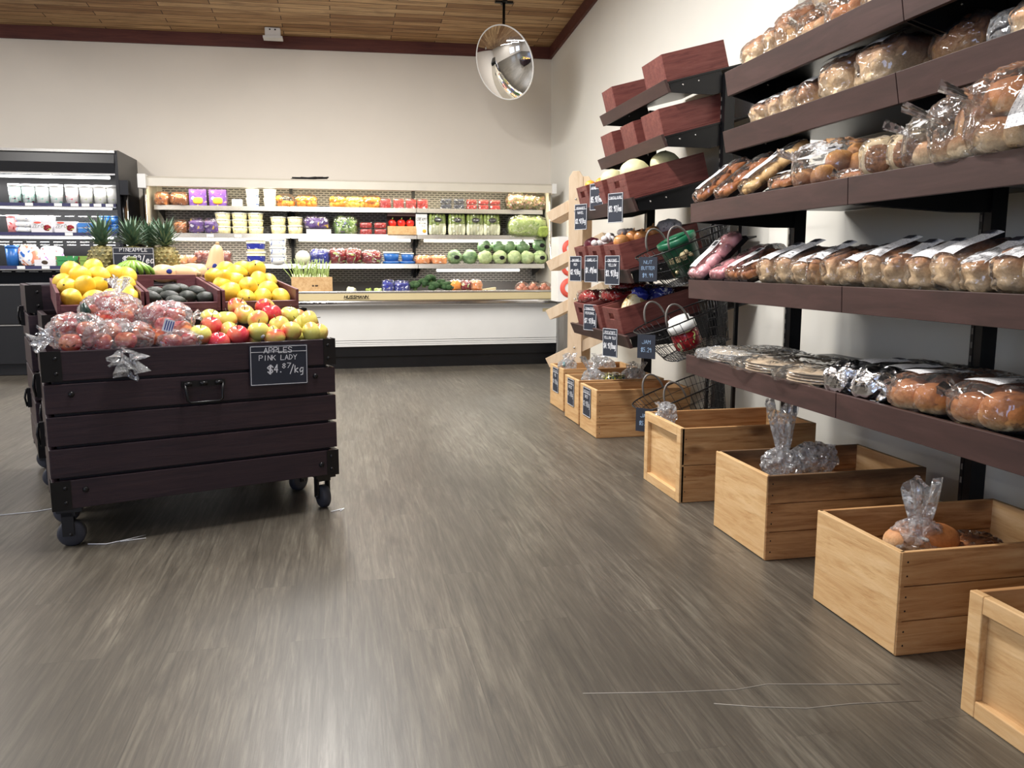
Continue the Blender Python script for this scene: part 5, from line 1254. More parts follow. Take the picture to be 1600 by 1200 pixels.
DD = ['bagged loaf nearest the pastry trays with a long white label', 'bagged loaf second from the pastry trays with a narrow label', 'bagged loaf with white label slanting over its left shoulder', 'darker brown bagged loaf squeezed between paler ones', 'bagged loaf with a milky film corner at its front', 'bagged loaf left of the shelf board joint', 'bagged loaf just right of the shelf board joint', 'bagged loaf second right of the shelf board joint', 'bagged loaf with a wide label, third right of the board joint',
      'bagged loaf fourth right of the shelf board joint', 'bagged loaf with label reaching far back, fifth right of the joint', 'bagged loaf sixth right of the board joint', 'bagged loaf near the right edge of the photo, seventh right of the joint', 'bagged loaf cut off by the right edge of the photo']
for i, ((y, w), d) in enumerate(zip(DY, DD)):
    H = .128 + .012*math.sin(i*2.3); rnd = random.Random(i)
    loaf_bag(1.735+.19, y, zD, .37, w, H+.012, d, 'bagged loaves on the eye level shelf', i+1, 'loafd' if i == 3 else 'loaf', i != 4, laboff=-.055 + rnd.uniform(-.02, .02))
def pastry_tray(x, y, z, W, L, ang, label, group, kind, seed=0, lab=True):
    """black tray propped up towards the wall; kind decides what lies in it"""
    t = thing('pastry_tray', label, 'pastry tray', mat=Tm(x, y, z, 0, -ang))
    t['group'] = group
    b = MB(); b.bb((0, -W/2, 0), (L, W/2, .006)); b.bb((0, -W/2, .006), (.005, W/2, .022)); b.bb((L-.005, -W/2, .006), (L, W/2, .022)); b.bb((.005, -W/2, .006), (L-.005, -W/2+.005, .022)); b.bb((.005, W/2-.005, .006), (L-.005, W/2, .022)); b.build('black_tray', M['blacktray'], t)
    rnd = random.Random(seed)
    if kind in ('pink', 'pinkd'):
        for i in range(4):
            for j in range(2):
                b = MB(); b.blob((L*(.14+.24*i), W*(-.22+.44*j), .034), (L*.13, W*.24, .028), p=2.5, amp=.004, fr=30, seed=seed+i, nu=20, nv=12); b.build('glazed_pastry', M[kind], t)
    elif kind == 'plait':
        for i in range(7):
            b = MB(); b.blob((L*(.1+.135*i), W*.1*((i % 2)*2-1), .03), (L*.11, W*.36, .026), p=2.2, amp=.003, fr=30, seed=i, nu=18, nv=10, M=None); b.build('plait_strand', M['plait'], t)
    else:
        for i in range(3):
            for j in range(2):
                b = MB(); b.blob((L*(.2+.3*i), W*(-.22+.44*j), .028), (L*.14, W*.22, .022), p=2.6, amp=.007, fr=36, seed=seed+i*3+j, nu=20, nv=12); b.build('pastry', M['pastry'], t)
    b = MB(); b.blob((L/2, 0, .034), (L/2*1.0, W/2*1.0, .034), p=5, amp=.004, fr=26, seed=seed, nu=32, nv=14, ridge=True); b.build('clear_wrap', M['filmd'], t)
    if lab: curved_label(t, (L*.42, W*.12, .076), W*.42, L*.6, .004)
    return t
pastry_tray(1.715, 3.80, zD, .16, .30, R(44), 'pink glazed pastry tray leaning steeply at the left end of the loaf shelf', 'pastry trays on the loaf shelf', 'pink', 1)
pastry_tray(1.715, 3.60, zD, .15, .30, R(26), 'darker pink pastry tray leaning low behind the first pink one', 'pastry trays on the loaf shelf', 'pinkd', 2, False)
pastry_tray(1.715, 3.44, zD, .14, .28, R(28), 'brown pastry tray with white label leaning beside the pink trays', 'pastry trays on the loaf shelf', 'brown', 3)
pastry_tray(1.715, 3.345, zD+.002, .10, .26, R(20), 'small brown pastry tray with white sticker squeezed against the first loaf', 'pastry trays on the loaf shelf', 'brown', 4)
zC = 1.377
pastry_tray(1.715, 3.80, zC, .12, .31, R(38), 'dark pastry tray with white label at the left end of the muffin shelf', 'pastry trays on the muffin shelf', 'brown', 5)
pastry_tray(1.715, 3.57, zC, .13, .31, R(36), 'shiny dark brown pastry tray, second on the muffin shelf', 'pastry trays on the muffin shelf', 'brown', 6, False)
pastry_tray(1.715, 3.33, zC, .14, .34, R(37), 'plaited pale pastry tray, third on the muffin shelf', 'pastry trays on the muffin shelf', 'plait', 7)
pastry_tray(1.715, 3.10, zC, .15, .28, R(14), 'low flat pastry tray left of the muffins', 'pastry trays on the muffin shelf', 'brown', 8)

def fan(b, c, d, w, L, seed):
    # loose pleated end of a clear bag
    d = Vector(d).normalized(); Q = Matrix.Translation(c) @ d.to_track_quat('Z', 'Y').to_matrix().to_4x4()
    nu, nv = 16, 5; vs = []
    for j in range(nv+1):
        u = j/nv
        for k in range(nu+1):
            q = (k/nu-.5)*2; vs.append(Q @ Vector((q*w*(.45+.55*u), .012*math.sin(k*1.9+seed)*(.4+u), L*u*(1-.18*abs(q))+.006*math.sin(k*2.3+seed))))
    b.add(vs, [(j*(nu+1)+k, j*(nu+1)+k+1, (j+1)*(nu+1)+k+1, (j+1)*(nu+1)+k) for j in range(nv) for k in range(nu)], None, 0, True)
def bun_bag(name, label, cat, group, loc, buns, hull, mat, label_spec=None, rz=0, film='film', extra=None):
    """buns: list of (centre, radii); hull: (centre, radii, amp)"""
    t = thing(name, label, cat, loc, rz, group)
    for i, (c, r) in enumerate(buns):
        b = MB(); b.blob(c, r, p=2.3, amp=min(r)*.10, fr=16, seed=i+int(abs(loc[1])*10), nu=30, nv=18, flat=-.8); b.build('bun', M[mat] if isinstance(mat, str) else M[mat[i % len(mat)]], t)
    b = MB(); c, r, am = hull; sd = int(loc[1]*17) % 50; b.blob(c, (r[0]*.97, r[1]*.97, r[2]), p=3.4, amp=am*1.15, fr=24, seed=sd, nu=60, nv=36, ridge=True, flat=-.93)
    fan(b, (c[0]-r[0]*.75, c[1]+r[1]*.55, c[2]+r[2]*.25), (-.55, .75, .5), r[2]*.9, r[2]*.95, sd)
    if extra: extra(b)
    b.build('clear_bag', M[film], t)
    if label_spec: curved_label(t, *label_spec[0], **label_spec[1])
    return t
G = 'bagged buns and muffins on the third shelf'
bun_bag('muffin_bag', 'bag of fruit muffins with a white label beside the pastry trays', 'muffins', G, (1.84, 2.86, zC), [((-.07, .1, .04), (.045, .045, .042)), ((-.06, -.0, .045), (.05, .048, .045)), ((.03, .06, .06), (.05, .05, .045)), ((.05, -.05, .085), (.05, .05, .045)), ((.1, .03, .135), (.05, .05, .04)), ((-.01, -.01, .10), (.048, .048, .042))], ((.02, .01, .085), (.17, .16, .09), .008), 'muffin', (((-.03, .10, .145), .085, .2, .006), dict(rz=.3, tilt=R(-18))))
bun_bag('flat_cake_pack', 'small low pack of seeded cakes in front of the muffin bag', 'cakes', G, (1.76, 2.63, zC), [((0, 0, .02), (.045, .07, .02))], ((0, 0, .022), (.055, .08, .026), .003), 'pastry')
M['muf'] = plain('pale_muffin_dough', (228, 206, 168), .7, 0, .12, 60, .6); M['toast'] = plain('toasted_brown', (176, 118, 74), .7, 0, .3, 90, .6)
for i, (y, d) in enumerate(((2.52, 'bag of english muffins showing a toasted round face, left'), (2.37, 'bag of english muffins with mottled face, right of the first'))):
    t = thing('english_muffin_bag', d, 'english muffins', (1.78, y, zC), R(34-6*i), G)
    for k in range(4):
        Mx = Tm(-.03+.045*k, 0, .064, 0, R(90))
        b = MB(); b.blob((0, 0, 0), (.064, .060, .022), p=2.6, amp=.002, fr=30, seed=k, nu=30, nv=12, M=Mx); b.build('english_muffin', M['muf'], t)
        b = MB(); b.blob((0, 0, -.020 if k == 0 else 0), (.046, .044, .005), p=2.5, nu=24, nv=8, M=Mx); 
        if k == 0: b.build('toasted_face', M['toast'], t)
    b = MB(); b.blob((.035, 0, .068), (.115, .074, .072), p=2.8, amp=.007, fr=26, seed=i+3, nu=36, nv=22, ridge=True, flat=-.93); b.build('clear_bag', M['film'], t)
bun_bag('bagel_bag', 'bag of pale rolls with large white label below the round loaf', 'rolls', G, (1.80, 2.245, zC), [((-.03, .03, .05), (.05, .055, .045)), ((-.02, -.06, .045), (.05, .055, .042)), ((.05, .02, .07), (.05, .05, .045))], ((.01, -.01, .085), (.12, .125, .09), .009), 'bun', (((-.04, .03, .165), .10, .13, .012), dict(rz=-.3, tilt=R(-30))))
bun_bag('round_loaf_bag', 'bagged round crusty brown loaf between the rolls and the white buns', 'bread', G, (1.815, 2.10, zC), [((.0, 0, .105), (.095, .085, .085)), ((-.07, -.03, .045), (.07, .06, .04))], ((-.01, 0, .10), (.14, .12, .11), .009), ('loafd', 'bun'), extra=lambda b: b.add([(-.02, .11, .12), (.03, .16, .21), (.08, .08, .2), (.05, .02, .19)], [(0, 1, 2, 3)]))
bun_bag('white_bun_bag', 'large bag of pale and toasted buns stacked two high with big white label', 'buns', G, (1.80, 1.90, zC), [((-.05, .09, .06), (.06, .062, .055)), ((-.02, .08, .165), (.07, .068, .052)), ((-.06, -.03, .06), (.062, .062, .052)), ((.05, -.02, .17), (.075, .068, .055)), ((-.06, -.15, .06), (.062, .06, .05)), ((.0, -.15, .165), (.07, .065, .05)), ((.06, .1, .07), (.06, .06, .055)), ((.07, -.12, .07), (.06, .06, .055))],
        ((.0, -.03, .115), (.15, .21, .12), .010), ('bun', 'brioche', 'ckie', 'bun', 'ckie', 'bun'), (((-.12, -.13, .12), .18, .13, .010), dict(rz=.2, tilt=R(-62), bar=False)))
bun_bag('white_bun_bag', 'second bag of buns at the right edge of the muffin shelf', 'buns', G, (1.86, 1.60, zC), [((-.04, .05, .06), (.065, .065, .055)), ((-.04, -.07, .06), (.065, .065, .055)), ((-.0, 0, .15), (.07, .07, .05))], ((0, 0, .10), (.14, .14, .11), .01), 'bun')
# second shelf
zB = 1.722; G = 'bagged loaves on the second shelf from the top'
for i, (y, w, H, d, lab) in enumerate(((3.66, .135, .13, 'leftmost small loaf on the second shelf, just inside its end', True), (3.525, .125, .135, 'second loaf from the left on the second shelf', True), (3.395, .125, .14, 'third loaf from the left on the second shelf with wide label', True), (3.265, .125, .14, 'fourth loaf from the left on the second shelf, darker inside', True), (3.07, .20, .19, 'tall loaf with white label draped on its shoulder, fifth on the second shelf', True), (2.83, .22, .19, 'broad loaf with small square label right of the tall loaf', True))):
    loaf_bag(1.90+.13, y, zB, .26, w, H, d, G, 30+i, 'loafd' if i == 3 else 'loaf', lab, laboff=-.07, lablen=.13)
loaf_bag(2.10, 2.56, zB, .16, .24, .19, 'dark topped loaf lying crosswise in shadow behind the board joint', G, 40, 'loafd', False)
t = loaf_bag(1.99, 2.04, zB, .15, .34, .13, 'long roll with loose film end at the right edge of the second shelf', G, 41, 'bun', False)
b = MB(); b.blob((.0, .2, .06), (.06, .06, .06), p=3, amp=.008, fr=30, seed=2, nu=24, nv=16, ridge=True); b.build('loose_film_end', M['film2'], t)
# top shelf
zA = 1.997; G = 'bagged bread on the top shelf'
loaf_bag(1.90+.12, 3.75, zA, .24, .20, .15, 'leftmost bagged loaf on the top shelf over the rack post', G, 50, 'loaf', False)
loaf_bag(1.90+.12, 3.60, zA, .22, .09, .165, 'narrow bagged loaf with paper label, second on the top shelf', G, 51, 'loaf', True, laboff=-.04, lablen=.10)
loaf_bag(1.90+.12, 3.44, zA, .24, .21, .20, 'large crusty bagged loaf, third on the top shelf', G, 52, 'loafd', False)
bun_bag('bun_bag', 'low bag of pale buns right of the large crusty loaf', 'buns', G, (2.0, 3.235, zA), [((-.03, .05, .05), (.06, .05, .045)), ((-.03, -.04, .05), (.06, .05, .045)), ((.06, 0, .06), (.06, .06, .05))], ((0, 0, .06), (.12, .105, .065), .008), 'bun')
bun_bag('bun_bag', 'bag of round rolls stacked on top of the low buns of the top shelf', 'buns', G, (2.03, 3.13, zA+.128), [((-.03, .09, .05), (.06, .055, .05)), ((-.03, -.03, .055), (.062, .06, .055)), ((.05, .03, .06), (.06, .06, .05)), ((-.02, -.13, .05), (.055, .05, .045))], ((0, -.02, .062), (.125, .19, .068), .008), 'bun')
bun_bag('bun_bag', 'bag of small brown rolls below the stacked rolls at the top', 'buns', G, (1.99, 3.00, zA), [((-.04, .05, .05), (.055, .055, .045)), ((-.04, -.06, .05), (.055, .055, .045)), ((.04, 0, .055), (.06, .06, .045))], ((0, 0, .058), (.12, .12, .062), .008), 'brioche')
bun_bag('bun_bag', 'bag of pale rolls near the top edge of the photo', 'buns', G, (2.0, 2.77, zA), [((-.04, .05, .05), (.058, .058, .05)), ((-.04, -.06, .05), (.058, .058, .05)), ((.04, 0, .08), (.06, .06, .06))], ((0, 0, .07), (.13, .12, .08), .008), 'bun')
# lowest bakery shelf
zE = .642; G = 'flatbread and buns on the lowest bakery shelf'
M['ink'] = plain('black_bag_print', (24, 22, 22), .5)
for i, (y, x, w, l, rz, d) in enumerate(((3.64, 1.92, .42, .47, .1, 'clear bag of stacked tortillas at the left end of the lowest bakery shelf'), (3.25, 1.91, .40, .48, .22, 'clear bag of flatbread with black printed text, second on the lowest bakery shelf'), (2.93, 1.91, .34, .48, .25, 'clear bag of brownish flatbread with black print beside the foil ends'))):
    t = thing('flatbread_bag', d, 'flatbread', (x, y, zE), rz, G)
    for k in range(4):
        b = MB(); b.blob((0, 0, .010+.011*k), (l*.40, w*.43, .007), p=2.4, amp=.004, fr=9, seed=i*7+k, nu=36, nv=8); b.build('flatbread', M['tort'] if i == 0 else M['flat'], t)
    b = MB(); b.blob((0, 0, .028), (l*.5, w*.5, .032), p=3.2, amp=.012, fr=16, seed=60+i, nu=46, nv=16, ridge=True, flat=-.85); b.build('clear_bag', M['film2'] if i == 0 else M['film'], t)
    b = MB(); rnd = random.Random(i)
    for k in range(26):
        x0 = rnd.uniform(-.12, .10); y0 = rnd.uniform(-.10, .10); L_ = rnd.uniform(.01, .05)
        b.tube([(x0, y0, .062), (x0+L_*.3, y0+L_, .0625)], .0016, 4)
    b.build('black_print', M['ink'], t)
for i, (y, d) in enumerate(((2.64, 'dark wrapped garlic loaf with crumpled foil end, left of the pair'), (2.475, 'dark wrapped garlic loaf with crumpled foil end, beside the buns'))):
    t = thing('foil_wrapped_loaf', d, 'bread', (1.93, y, zE), R(3), G)
    b = MB(); b.blob((.06, 0, .052), (.23, .072, .050), p=3, amp=.005, fr=14, seed=70+i, nu=40, nv=20, flat=-.93); b.build('dark_wrapped_loaf', M['cocoa'], t)
    b = MB(); b.blob((-.15, 0, .052), (.07, .082, .056), p=2.6, amp=.016, fr=13, seed=80+i, nu=48, nv=32, ridge=True, flat=-.9); b.build('foil_end', M['foil'], t)
    b = MB(); b.blob((.05, 0, .056), (.26, .08, .056), p=3, amp=.006, fr=22, seed=75+i, nu=40, nv=20, ridge=True, flat=-.93); b.build('clear_wrap', M['filmd'], t)
    b = MB(); b.blob((-.09, .01, .101), (.03, .025, .008), amp=.004, fr=40, nu=14, nv=8); b.build('green_print', plain('dark_green_print', (26, 74, 54), .4), t)
    curved_label(t, (-.02, 0, .122), .085, .18, .012, rz=.1)
bun_bag('dinner_roll_bag', 'bag of glossy brown dinner rolls with label beside the foil loaves', 'rolls', G, (1.86, 2.24, zE), [((-.08, .055, .05), (.065, .062, .05)), ((-.08, -.055, .05), (.065, .062, .05)), ((.05, .055, .055), (.065, .062, .052)), ((.05, -.055, .055), (.065, .062, .052)), ((.17, .05, .055), (.062, .06, .05)), ((.17, -.06, .055), (.062, .06, .05))], ((.045, 0, .06), (.22, .13, .066), .006), 'brioche', (((-.02, .03, .130), .09, .19, .008), dict(rz=-.05)))
bun_bag('dinner_roll_bag', 'large bag of dinner rolls with a big barcode label nearest the viewer', 'rolls', G, (1.87, 1.98, zE), [((-.09, .05, .048), (.062, .06, .048)), ((-.08, -.065, .058), (.075, .07, .058)), ((.05, .055, .06), (.068, .062, .055)), ((.06, -.065, .06), (.068, .066, .055)), ((.18, .05, .06), (.066, .062, .052)), ((.18, -.07, .06), (.066, .062, .052))], ((.045, -.005, .064), (.225, .14, .07), .006), 'brioche', (((-.02, .02, .138), .115, .20, .008), dict(rz=.12)))
bun_bag('dinner_roll_bag', 'bag of dinner rolls cut off by the right edge of the photo', 'rolls', G, (1.96, 1.70, zE), [((-.06, .06, .055), (.068, .066, .052)), ((-.06, -.07, .055), (.068, .066, .052)), ((.06, .05, .055), (.068, .066, .052)), ((.06, -.07, .055), (.068, .066, .052))], ((0, 0, .062), (.16, .15, .066), .006), 'brioche')

# ================================================================== wire basket stand
t = thing('basket_stand', 'thin black two pole stand carrying three wire baskets between the racks', 'stand', (2.08, 4.25, 0))
for (x, y) in ((-.01, .18), (-.01, -.15)):
    b = MB(); b.bb((x-.009, y-.009, 0), (x+.009, y+.009, 1.5)); b.build('pole', M['black'], t)
b = MB(); b.bb((-.019, -.159, 0), (.07, .189, .012)); b.bb((-.016, -.15, 1.46), (-.004, .18, 1.475)); b.build('base', M['black'], t)
def basket(z, label):
    Mx = Tm(1.56, 4.20, z, 0, R(-21))
    t = thing('wire_basket', label, 'basket', mat=Mx); t['group'] = 'tilted wire baskets on the stand'
    L, W, H = .50, .34, .20
    def loop(s, z_, n=40, dx=0):
        out = []
        for k in range(n):
            a = 2*PI*k/n; c_, s_ = math.cos(a), math.sin(a)
            out.append((L/2 + dx + s*L/2*math.copysign(abs(c_)**.6, c_), s*W/2*math.copysign(abs(s_)**.6, s_), z_))
        return out
    b = MB(); b.tube(loop(1, 0), .004, 6, True); b.build('rim', M['black'], t)
    b = MB()
    for f in (.25, .5, .75, 1.0): b.tube(loop(1-.30*f, -H*f, dx=.03*f), .0018 if f < 1 else .003, 5, True)
    a0 = loop(1, 0, 44); a1 = loop(.70, -H, 44, .03)
    for p, q in zip(a0, a1): b.tube([p, q], .0016, 4)
    for k in range(-5, 6): b.tube([(L/2+.03-.33*L*.98, k*.021, -H), (L/2+.03+.33*L*.98, k*.021, -H)], .0016, 4)
    for k in range(-7, 8): b.tube([(L/2+.03+k*.022, -W*.33, -H), (L/2+.03+k*.022, W*.33, -H)], .0016, 4)
    b.build('wire_mesh', M['black'], t)
    for sy in (-1, 1):
        b = MB(); b.tube([(.17+.06*math.cos(a), sy*W*.46, .105*math.sin(a)) for a in [PI*k/12 for k in range(13)]], .0055, 6); b.build('handle', M['grey'], t)
    return Mx
BZ = [(1.13, 'top wire basket with a green lidded tub inside'), (.735, 'middle wire basket with a white lidded jar inside'), (.33, 'lowest wire basket, empty, behind the framed crate')]
BM = [basket(z, l) for z, l in BZ]
def tagsign(z, lines, label):
    sign('basket_tag', label, Tm(1.565, 4.09, z, R(-50), 0, 0), .105, .125, lines, 'hanging tag', border=False, chalk='chalkb')
tagsign(1.075, [('NUT', 0, .22, .13, .5), ('BUTTER', 0, -.02, .13, .75), ('$9.99', 0, -.33, .16, .6)], 'hanging slate tag lettered in blue on the top wire basket')
tagsign(.675, [('JAM', 0, .12, .15, .5), ('$5.29', 0, -.22, .17, .6)], 'hanging slate tag lettered in blue on the middle wire basket')
tagsign(.285, [('JAM', 0, .12, .15, .5), ('$5.29', 0, -.22, .17, .6)], 'hanging slate tag on the lowest wire basket beside the framed crate')
M['gtub'] = plain('green_tub_plastic', (16, 92, 62), .3, 0, .05, 12); M['glab'] = pack('dark_green_label', [(22, 74, 52), (22, 74, 52), (150, 110, 60)], 9)
t = thing('green_tub', 'green lidded plastic tub with printed label lying in the top basket', 'tub', mat=BM[0] @ Tm(.235, 0, -.165, 0, R(-4)))
b = MB(); b.lathe([(.082, 0), (.098, .15), (.098, .165)], 36); b.build('tub_body', M['glab'], t)
b = MB(); b.lathe([(.104, .165), (.106, .172), (.106, .195), (.09, .2), (.088, .196)], 40); b.lathe([(.06, .196), (.06, .206), (.05, .208)], 30); b.build('lid', M['gtub'], t)
for q in range(7): pass
b = MB()
for k, (a, z_, r_) in enumerate(((-1.9, .11, .018), (-1.7, .12, .014), (-1.5, .10, .012), (-2.6, .035, .010), (-1.6, .04, .010))):
    b.blob((.093*math.cos(a), .093*math.sin(a), z_), (r_, r_, r_), nu=14, nv=10)
b.build('printed_picture', M['cream'], t)
b = MB(); write(b, 'NUT BUTTER', 0, 0, .02, .11, y=0, th=.14); vs = b.v; b.v = [(.0985*math.cos(-2.25+v[0]*10), .0985*math.sin(-2.25+v[0]*10), .085+v[2]*1.4) for v in vs]; b.build('writing', M['cream'], t)
t = thing('jar', 'jar with white lid and red label lying in the middle basket', 'jar', mat=BM[1] @ Tm(.25, 0, -.175, 0, R(-4)))
b = MB(); b.lathe([(.07, 0), (.075, .01), (.075, .085), (.066, .1)], 30); b.build('jar_body', M['redb'], t)
b = MB(); b.lathe([(.078, .1), (.078, .14), (.06, .142), (.058, .17), (.03, .172)], 30); b.build('lid', M['whitep'], t)

# ================================================================== produce in the wine red bins
def onrack(k, x, y, z):
    xf, zt, fh = PS[k]
    v = Tm(xf, 0, zt-fh, 0, -TL) @ Tm(.03, y, fh-.012) @ Vector((x, 0, z))
    return (v.x, v.y, v.z)
M['melon'] = fruit_mat('pale_melon_rind', (216, 214, 160), (232, 226, 180), .3, .7, .45, 3, .2, (190, 186, 130), .3)
for (x, y, z, r, d) in ((.13, 5.01, .15, .085, 'large pale melon in the nearest bin of the melon shelf'), (.33, 5.0, .15, .085, 'dull green-grey melon behind the large pale one'), (.12, 5.42, .15, .07, 'small pale yellow melon in the middle bin')):
    x, y, z = onrack(2, x, y, z); t = thing('melon', d, 'melon', (x, y, z), 0, 'melons on the produce rack'); b = MB(); b.blob((0, 0, 0), (r*1.1, r, r*.95), amp=.003, fr=30, nu=28, nv=18); b.build('rind', M['melon'], t)
    b = MB(); b.blob((-.0, 0, r*.93), (.008, .008, .006), nu=10, nv=6); b.build('stem_scar', M['stem'], t)
for i in range(3):
    t = thing('orange', 'orange in the farthest bin of the melon shelf, %s one' % ('front', 'middle', 'back')[i], 'orange', onrack(2, .07+.085*i, 5.75+.02*(i % 2), .15), 0, 'oranges on the produce rack'); b = MB(); b.blob((0, 0, 0), (.04, .04, .038), nu=18, nv=12); b.build('peel', M['orng'], t)
M['garl'] = plain('garlic_skin', (232, 224, 222), .5, 0, .1, 40); M['onion'] = fruit_mat('yellow_onion_skin', (186, 116, 60), (222, 160, 100), .3, .7, .3, 2); M['ronion'] = plain('red_onion_skin', (90, 24, 44), .3, 0, .2, 30); M['gnet'] = plain('green_net', (40, 110, 84), .5)
M['netb'] = pack('grey_white_net', [(120, 120, 124), (206, 202, 206), (232, 230, 234)], 60, .5)
for i, (x, y, z) in enumerate((onrack(3, .06, 5.42, .165), onrack(3, .10, 5.34, .18), onrack(3, .15, 5.44, .19), onrack(3, .20, 5.33, .20), onrack(3, .27, 5.42, .19))):
    t = thing('garlic_sleeve', 'netted sleeve of white garlic heaped in the middle bin, %s from the front' % ORD[i], 'garlic', (x, y, z), .5*i, 'netted garlic on the produce rack')
    for k in range(3): b = MB(); b.blob(((k-1)*.034, 0, .0), (.023, .024, .022), amp=.002, fr=60, nu=14, nv=10); b.build('garlic_bulb', M['garl'], t)
    if i % 2 == 0: b = MB(); b.blob((.052, 0, .002), (.014, .014, .014), amp=.004, fr=60, nu=10, nv=8); b.build('net_end', M['gnet'], t)
for i, (x, y, z, r) in enumerate((onrack(3, .07, 5.00, .16)+(.052,), onrack(3, .17, 5.05, .165)+(.05,), onrack(3, .18, 4.94, .16)+(.045,), onrack(3, .28, 5.0, .165)+(.048,))):
    t = thing('onion', 'brown onion in the nearest bin, %s from the front' % ORD[i], 'onion', (x, y, z), 0, 'brown onions on the produce rack'); b = MB(); b.blob((0, 0, 0), (r, r, r*.88), nu=22, nv=14); b.build('skin', M['onion'], t)
    b = MB(); b.tube([(0, 0, r*.8), (.004, 0, r*1.2)], .007, 6, r2=.002); b.build('dry_tip', M['onion'], t)
t = thing('net_bag', 'grey and white net bag lying behind the brown onions', 'net bag', onrack(3, .39, 5.0, .15), 0); b = MB(); b.blob((0, 0, .02), (.08, .10, .05), amp=.01, fr=30, nu=24, nv=14); b.build('net', M['netb'], t)
t = thing('net_bag', 'dark red netted onion bag in the farthest bin of the onion shelf', 'net bag', onrack(3, .1, 5.71, .15), 0); b = MB(); b.blob((0, 0, 0), (.06, .09, .05), amp=.01, fr=30, nu=24, nv=14); b.build('net', M['ronion'], t)
M['tomb'] = pack('red_tomato_film', [(130, 22, 30), (186, 44, 44), (226, 180, 160)], 40, .2)
for i, (x, y, z) in enumerate((onrack(4, .13, 5.71, .13), onrack(4, .2, 5.39, .13), onrack(4, .38, 5.70, .13))):
    pbag(x, y, z, .24, .20, .08, M['tomb'], 'clear pack of dark red tomatoes on the lowest sloping shelf, %s of three' % ('leftmost', 'middle', 'rearmost')[i], 'tomato packs on the produce rack', 120+i, rz=.1)
M['potb'] = pack('cream_potato_bag', [(236, 226, 190), (236, 226, 190), (206, 178, 120), (70, 60, 40)], 20, .3)
t = thing('potato_bag', 'cream potato bag with blue twisted top standing in the nearest low bin', 'potato bag', mat=Tm(*onrack(4, .10, 5.02, .05), R(-15), R(24)))
b = MB(); b.blob((0, 0, .08), (.075, .085, .10), p=2.6, amp=.01, fr=18, seed=5, nu=28, nv=18); b.build('bag_body', M['potb'], t)
b = MB(); b.blob((0, 0, .185), (.05, .065, .03), p=2.2, amp=.014, fr=26, seed=6, nu=24, nv=14, ridge=True); b.build('blue_top', M['blueb'], t)
pbag(*onrack(4, .30, 5.0, .06), .14, .2, .16, M['blueb'], 'dark blue bag behind the cream potato bag', None, 130, rz=.2)

# chalkboards clipped to the shelf boards
def csign(x, y, z, lines, label, w=.13, h=.175, rz=-66, rx=0): sign('price_sign', label, Tm(x, y, z, R(rz), 0, R(rx)), w, h, lines, group=None)
csign(1.66, 5.65, 1.425, [('ORANGES', 0, .29, .09, .72), ('NAVEL', 0, .12, .09, .5), ('$3.97/kg', 0, -.25, .17, .84)], 'oranges price sign, leftmost on the melon shelf')
csign(1.70, 5.42, 1.545, [('HONEYDEW', 0, .28, .10, .8), ('$5.97/ea', 0, -.2, .2, .84)], 'honeydew price sign propped above the melon shelf board')
csign(1.64, 4.85, 1.435, [('CANTALOUPE', 0, .29, .09, .86), ('$3.97/ea', 0, -.12, .18, .84)], 'cantaloupe price sign, nearest on the melon shelf')
csign(1.63, 5.66, 1.07, [('ONIONS', 0, .28, .1, .6), ('RED', 0, .12, .09, .3), ('$2.97/kg', 0, -.22, .18, .84)], 'red onions price sign, farthest on the onion shelf', w=.125)
csign(1.63, 5.29, 1.07, [('GARLIC', 0, .28, .1, .6), ('$1.49/ea', 0, -.14, .19, .84)], 'garlic price sign, middle of the onion shelf')
csign(1.62, 4.83, 1.065, [('ONIONS', 0, .28, .1, .62), ('YELLOW', 0, .13, .09, .56), ('$3.97/kg', 0, -.2, .19, .84)], 'yellow onions price sign, nearest on the onion shelf')
csign(1.66, 5.40, .745, [('TOMATOES', 0, .28, .1, .74), ('PERSONAL', 0, .12, .09, .74), ('$7.97/kg', 0, -.22, .18, .84)], 'tomatoes price sign on the lowest sloping shelf')
csign(1.62, 4.85, .625, [('POTATOES', 0, .30, .1, .74), ('YELLOW 5LB', 0, .13, .09, .8), ('$4.97/bag', 0, -.2, .18, .84)], 'potatoes price sign, nearest on the lowest sloping shelf')
for (x, y, z, l, lab) in ((1.628, 6.18, .215, [('POTATOES', 0, .3, .1, .74), ('RED', 0, .14, .1, .3), ('$1.97/kg', 0, -.15, .16, .84)], 'red potatoes chalkboard on the farthest crate'), (1.592, 5.62, .205, [('POTATOES', 0, .3, .1, .74), ('RUSSET', 0, .14, .1, .56), ('$1.97/kg', 0, -.15, .16, .84)], 'russet potatoes chalkboard on the middle crate of the trio'), (1.577, 5.18, .205, [('POTATOES', 0, .3, .1, .74), ('SWEET', 0, .14, .1, .5), ('$2.97/kg', 0, -.15, .16, .84)], 'sweet potatoes chalkboard on the nearest crate of the trio')):
    sign('crate_sign', lab, Tm(x, y, z, R(-90)), .165, .19, l, group=None)

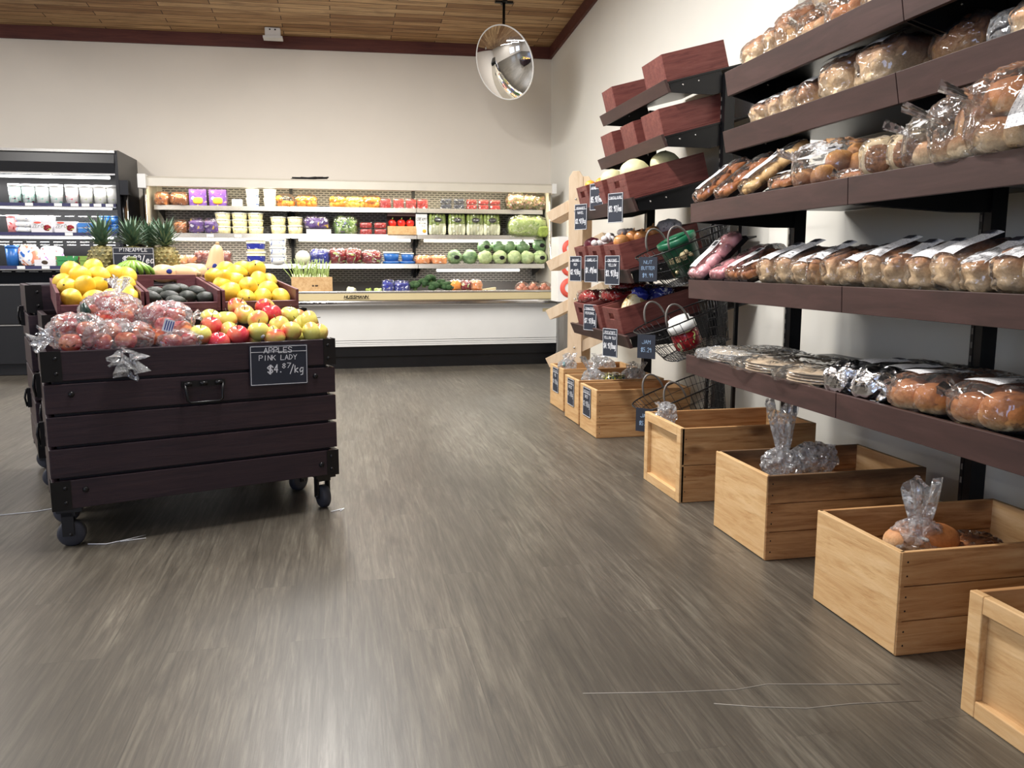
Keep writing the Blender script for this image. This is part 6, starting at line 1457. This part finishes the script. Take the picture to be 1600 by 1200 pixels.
# ================================================================== film left in the crates
def ragged(loc, w, h, seed, label, group=None, tint='film2', n=3, base=None, content=None):
    """crumpled clear bag: upstanding ragged neck above a soft body"""
    t = thing('crumpled_clear_bag', label, 'plastic bag', loc, 0, group)
    rnd = random.Random(seed)
    b = MB(); b.blob((0, 0, .05), (w*.62, w*.5, .05), p=2.2, amp=.02, fr=22, seed=seed, nu=40, nv=24, ridge=True); b.build('bag_body', M[tint], t)
    b = MB(); nu, nv = 26, 12; vs = []
    for j in range(nv+1):
        u = j/nv; rr_ = w*(.16 + .30*u**1.2)
        for k in range(nu+1):
            a = 2*PI*k/nu; q = 1 + .38*math.sin(a*4+seed+2*u) + .18*math.sin(a*9+seed*2)
            vs.append((rr_*q*math.cos(a) + .03*u*math.sin(seed), rr_*q*math.sin(a)*.6, .05 + h*u*(1 + .14*math.sin(a*3+seed)*u)))
    b.add(vs, [(j*(nu+1)+k, j*(nu+1)+k+1, (j+1)*(nu+1)+k+1, (j+1)*(nu+1)+k) for j in range(nv) for k in range(nu)], None, 0, True)
    b.build('bag_neck', M[tint], t)
    if content:
        for i, (c, r, m) in enumerate(content):
            b = MB(); b.blob(c, r, p=2.3, amp=.004, fr=20, seed=i, nu=20, nv=12); b.build('contents', M[m], t)
    return t
ragged((1.70, 2.13, .225), .11, .17, 3, 'tied clear bag with brown bun standing up in the second crate from the front', content=[((.06, 0, .05), (.07, .06, .045), 'brioche'), ((-.04, .02, .04), (.05, .05, .04), 'bun')])
b = MB(); b.blob((0, 0, 0), (.008, .02, .006), nu=10, nv=6); o = b.build('bag_tie', M['whitep']); o.location = (1.70, 2.10, .285); tag(o, 'small white tie around the neck of the clear bag', 'tie')
pbag(1.88, 2.12, .19, .16, .14, .08, M['brioche'], 'clear bag lying low beside the tied bag in the crate', None, 140)
ragged((1.76, 3.03, .245), .12, .24, 6, 'tall crumpled clear bag standing in the third crate from the front')
ragged((1.88, 2.99, .27), .13, .05, 9, 'small crinkled ball of film beside the tall clear bag')
ragged((1.60, 3.88, .30), .07, .06, 12, 'little scrap of film at the corner of the framed crate')
ragged((1.70, 6.10, .27), .10, .10, 15, 'clear bag with a teal tie in the farthest crate')
ragged((1.76, 5.62, .25), .12, .14, 18, 'clear bag neck standing in the middle crate of the trio')
ragged((2.05, 5.60, .25), .14, .10, 21, 'crumpled clear bag at the wall end of the middle crate')
ragged((2.0, 6.12, .27), .12, .09, 24, 'crumpled clear bag at the wall end of the farthest crate')
b = MB(); b.blob((0, 0, 0), (.012, .012, .02), nu=10, nv=8); o = b.build('bag_tie', plain('teal_tie', (30, 130, 140), .5)); o.location = (1.67, 6.08, .345); tag(o, 'teal tie at the top of the farthest crate bag', 'tie')
M['strp'] = pack('striped_net', [(60, 130, 150), (230, 220, 90), (30, 40, 46), (226, 232, 230)], 26, .4)
pbag(1.90, 5.60, .235, .14, .16, .09, M['strp'], 'blue and yellow striped bag in the middle crate of the trio', None, 150)
# potatoes under the film, so the bags rest on something
M['potato'] = fruit_mat('potato_skin', (176, 140, 94), (198, 164, 116), .3, .7, .7, 3)
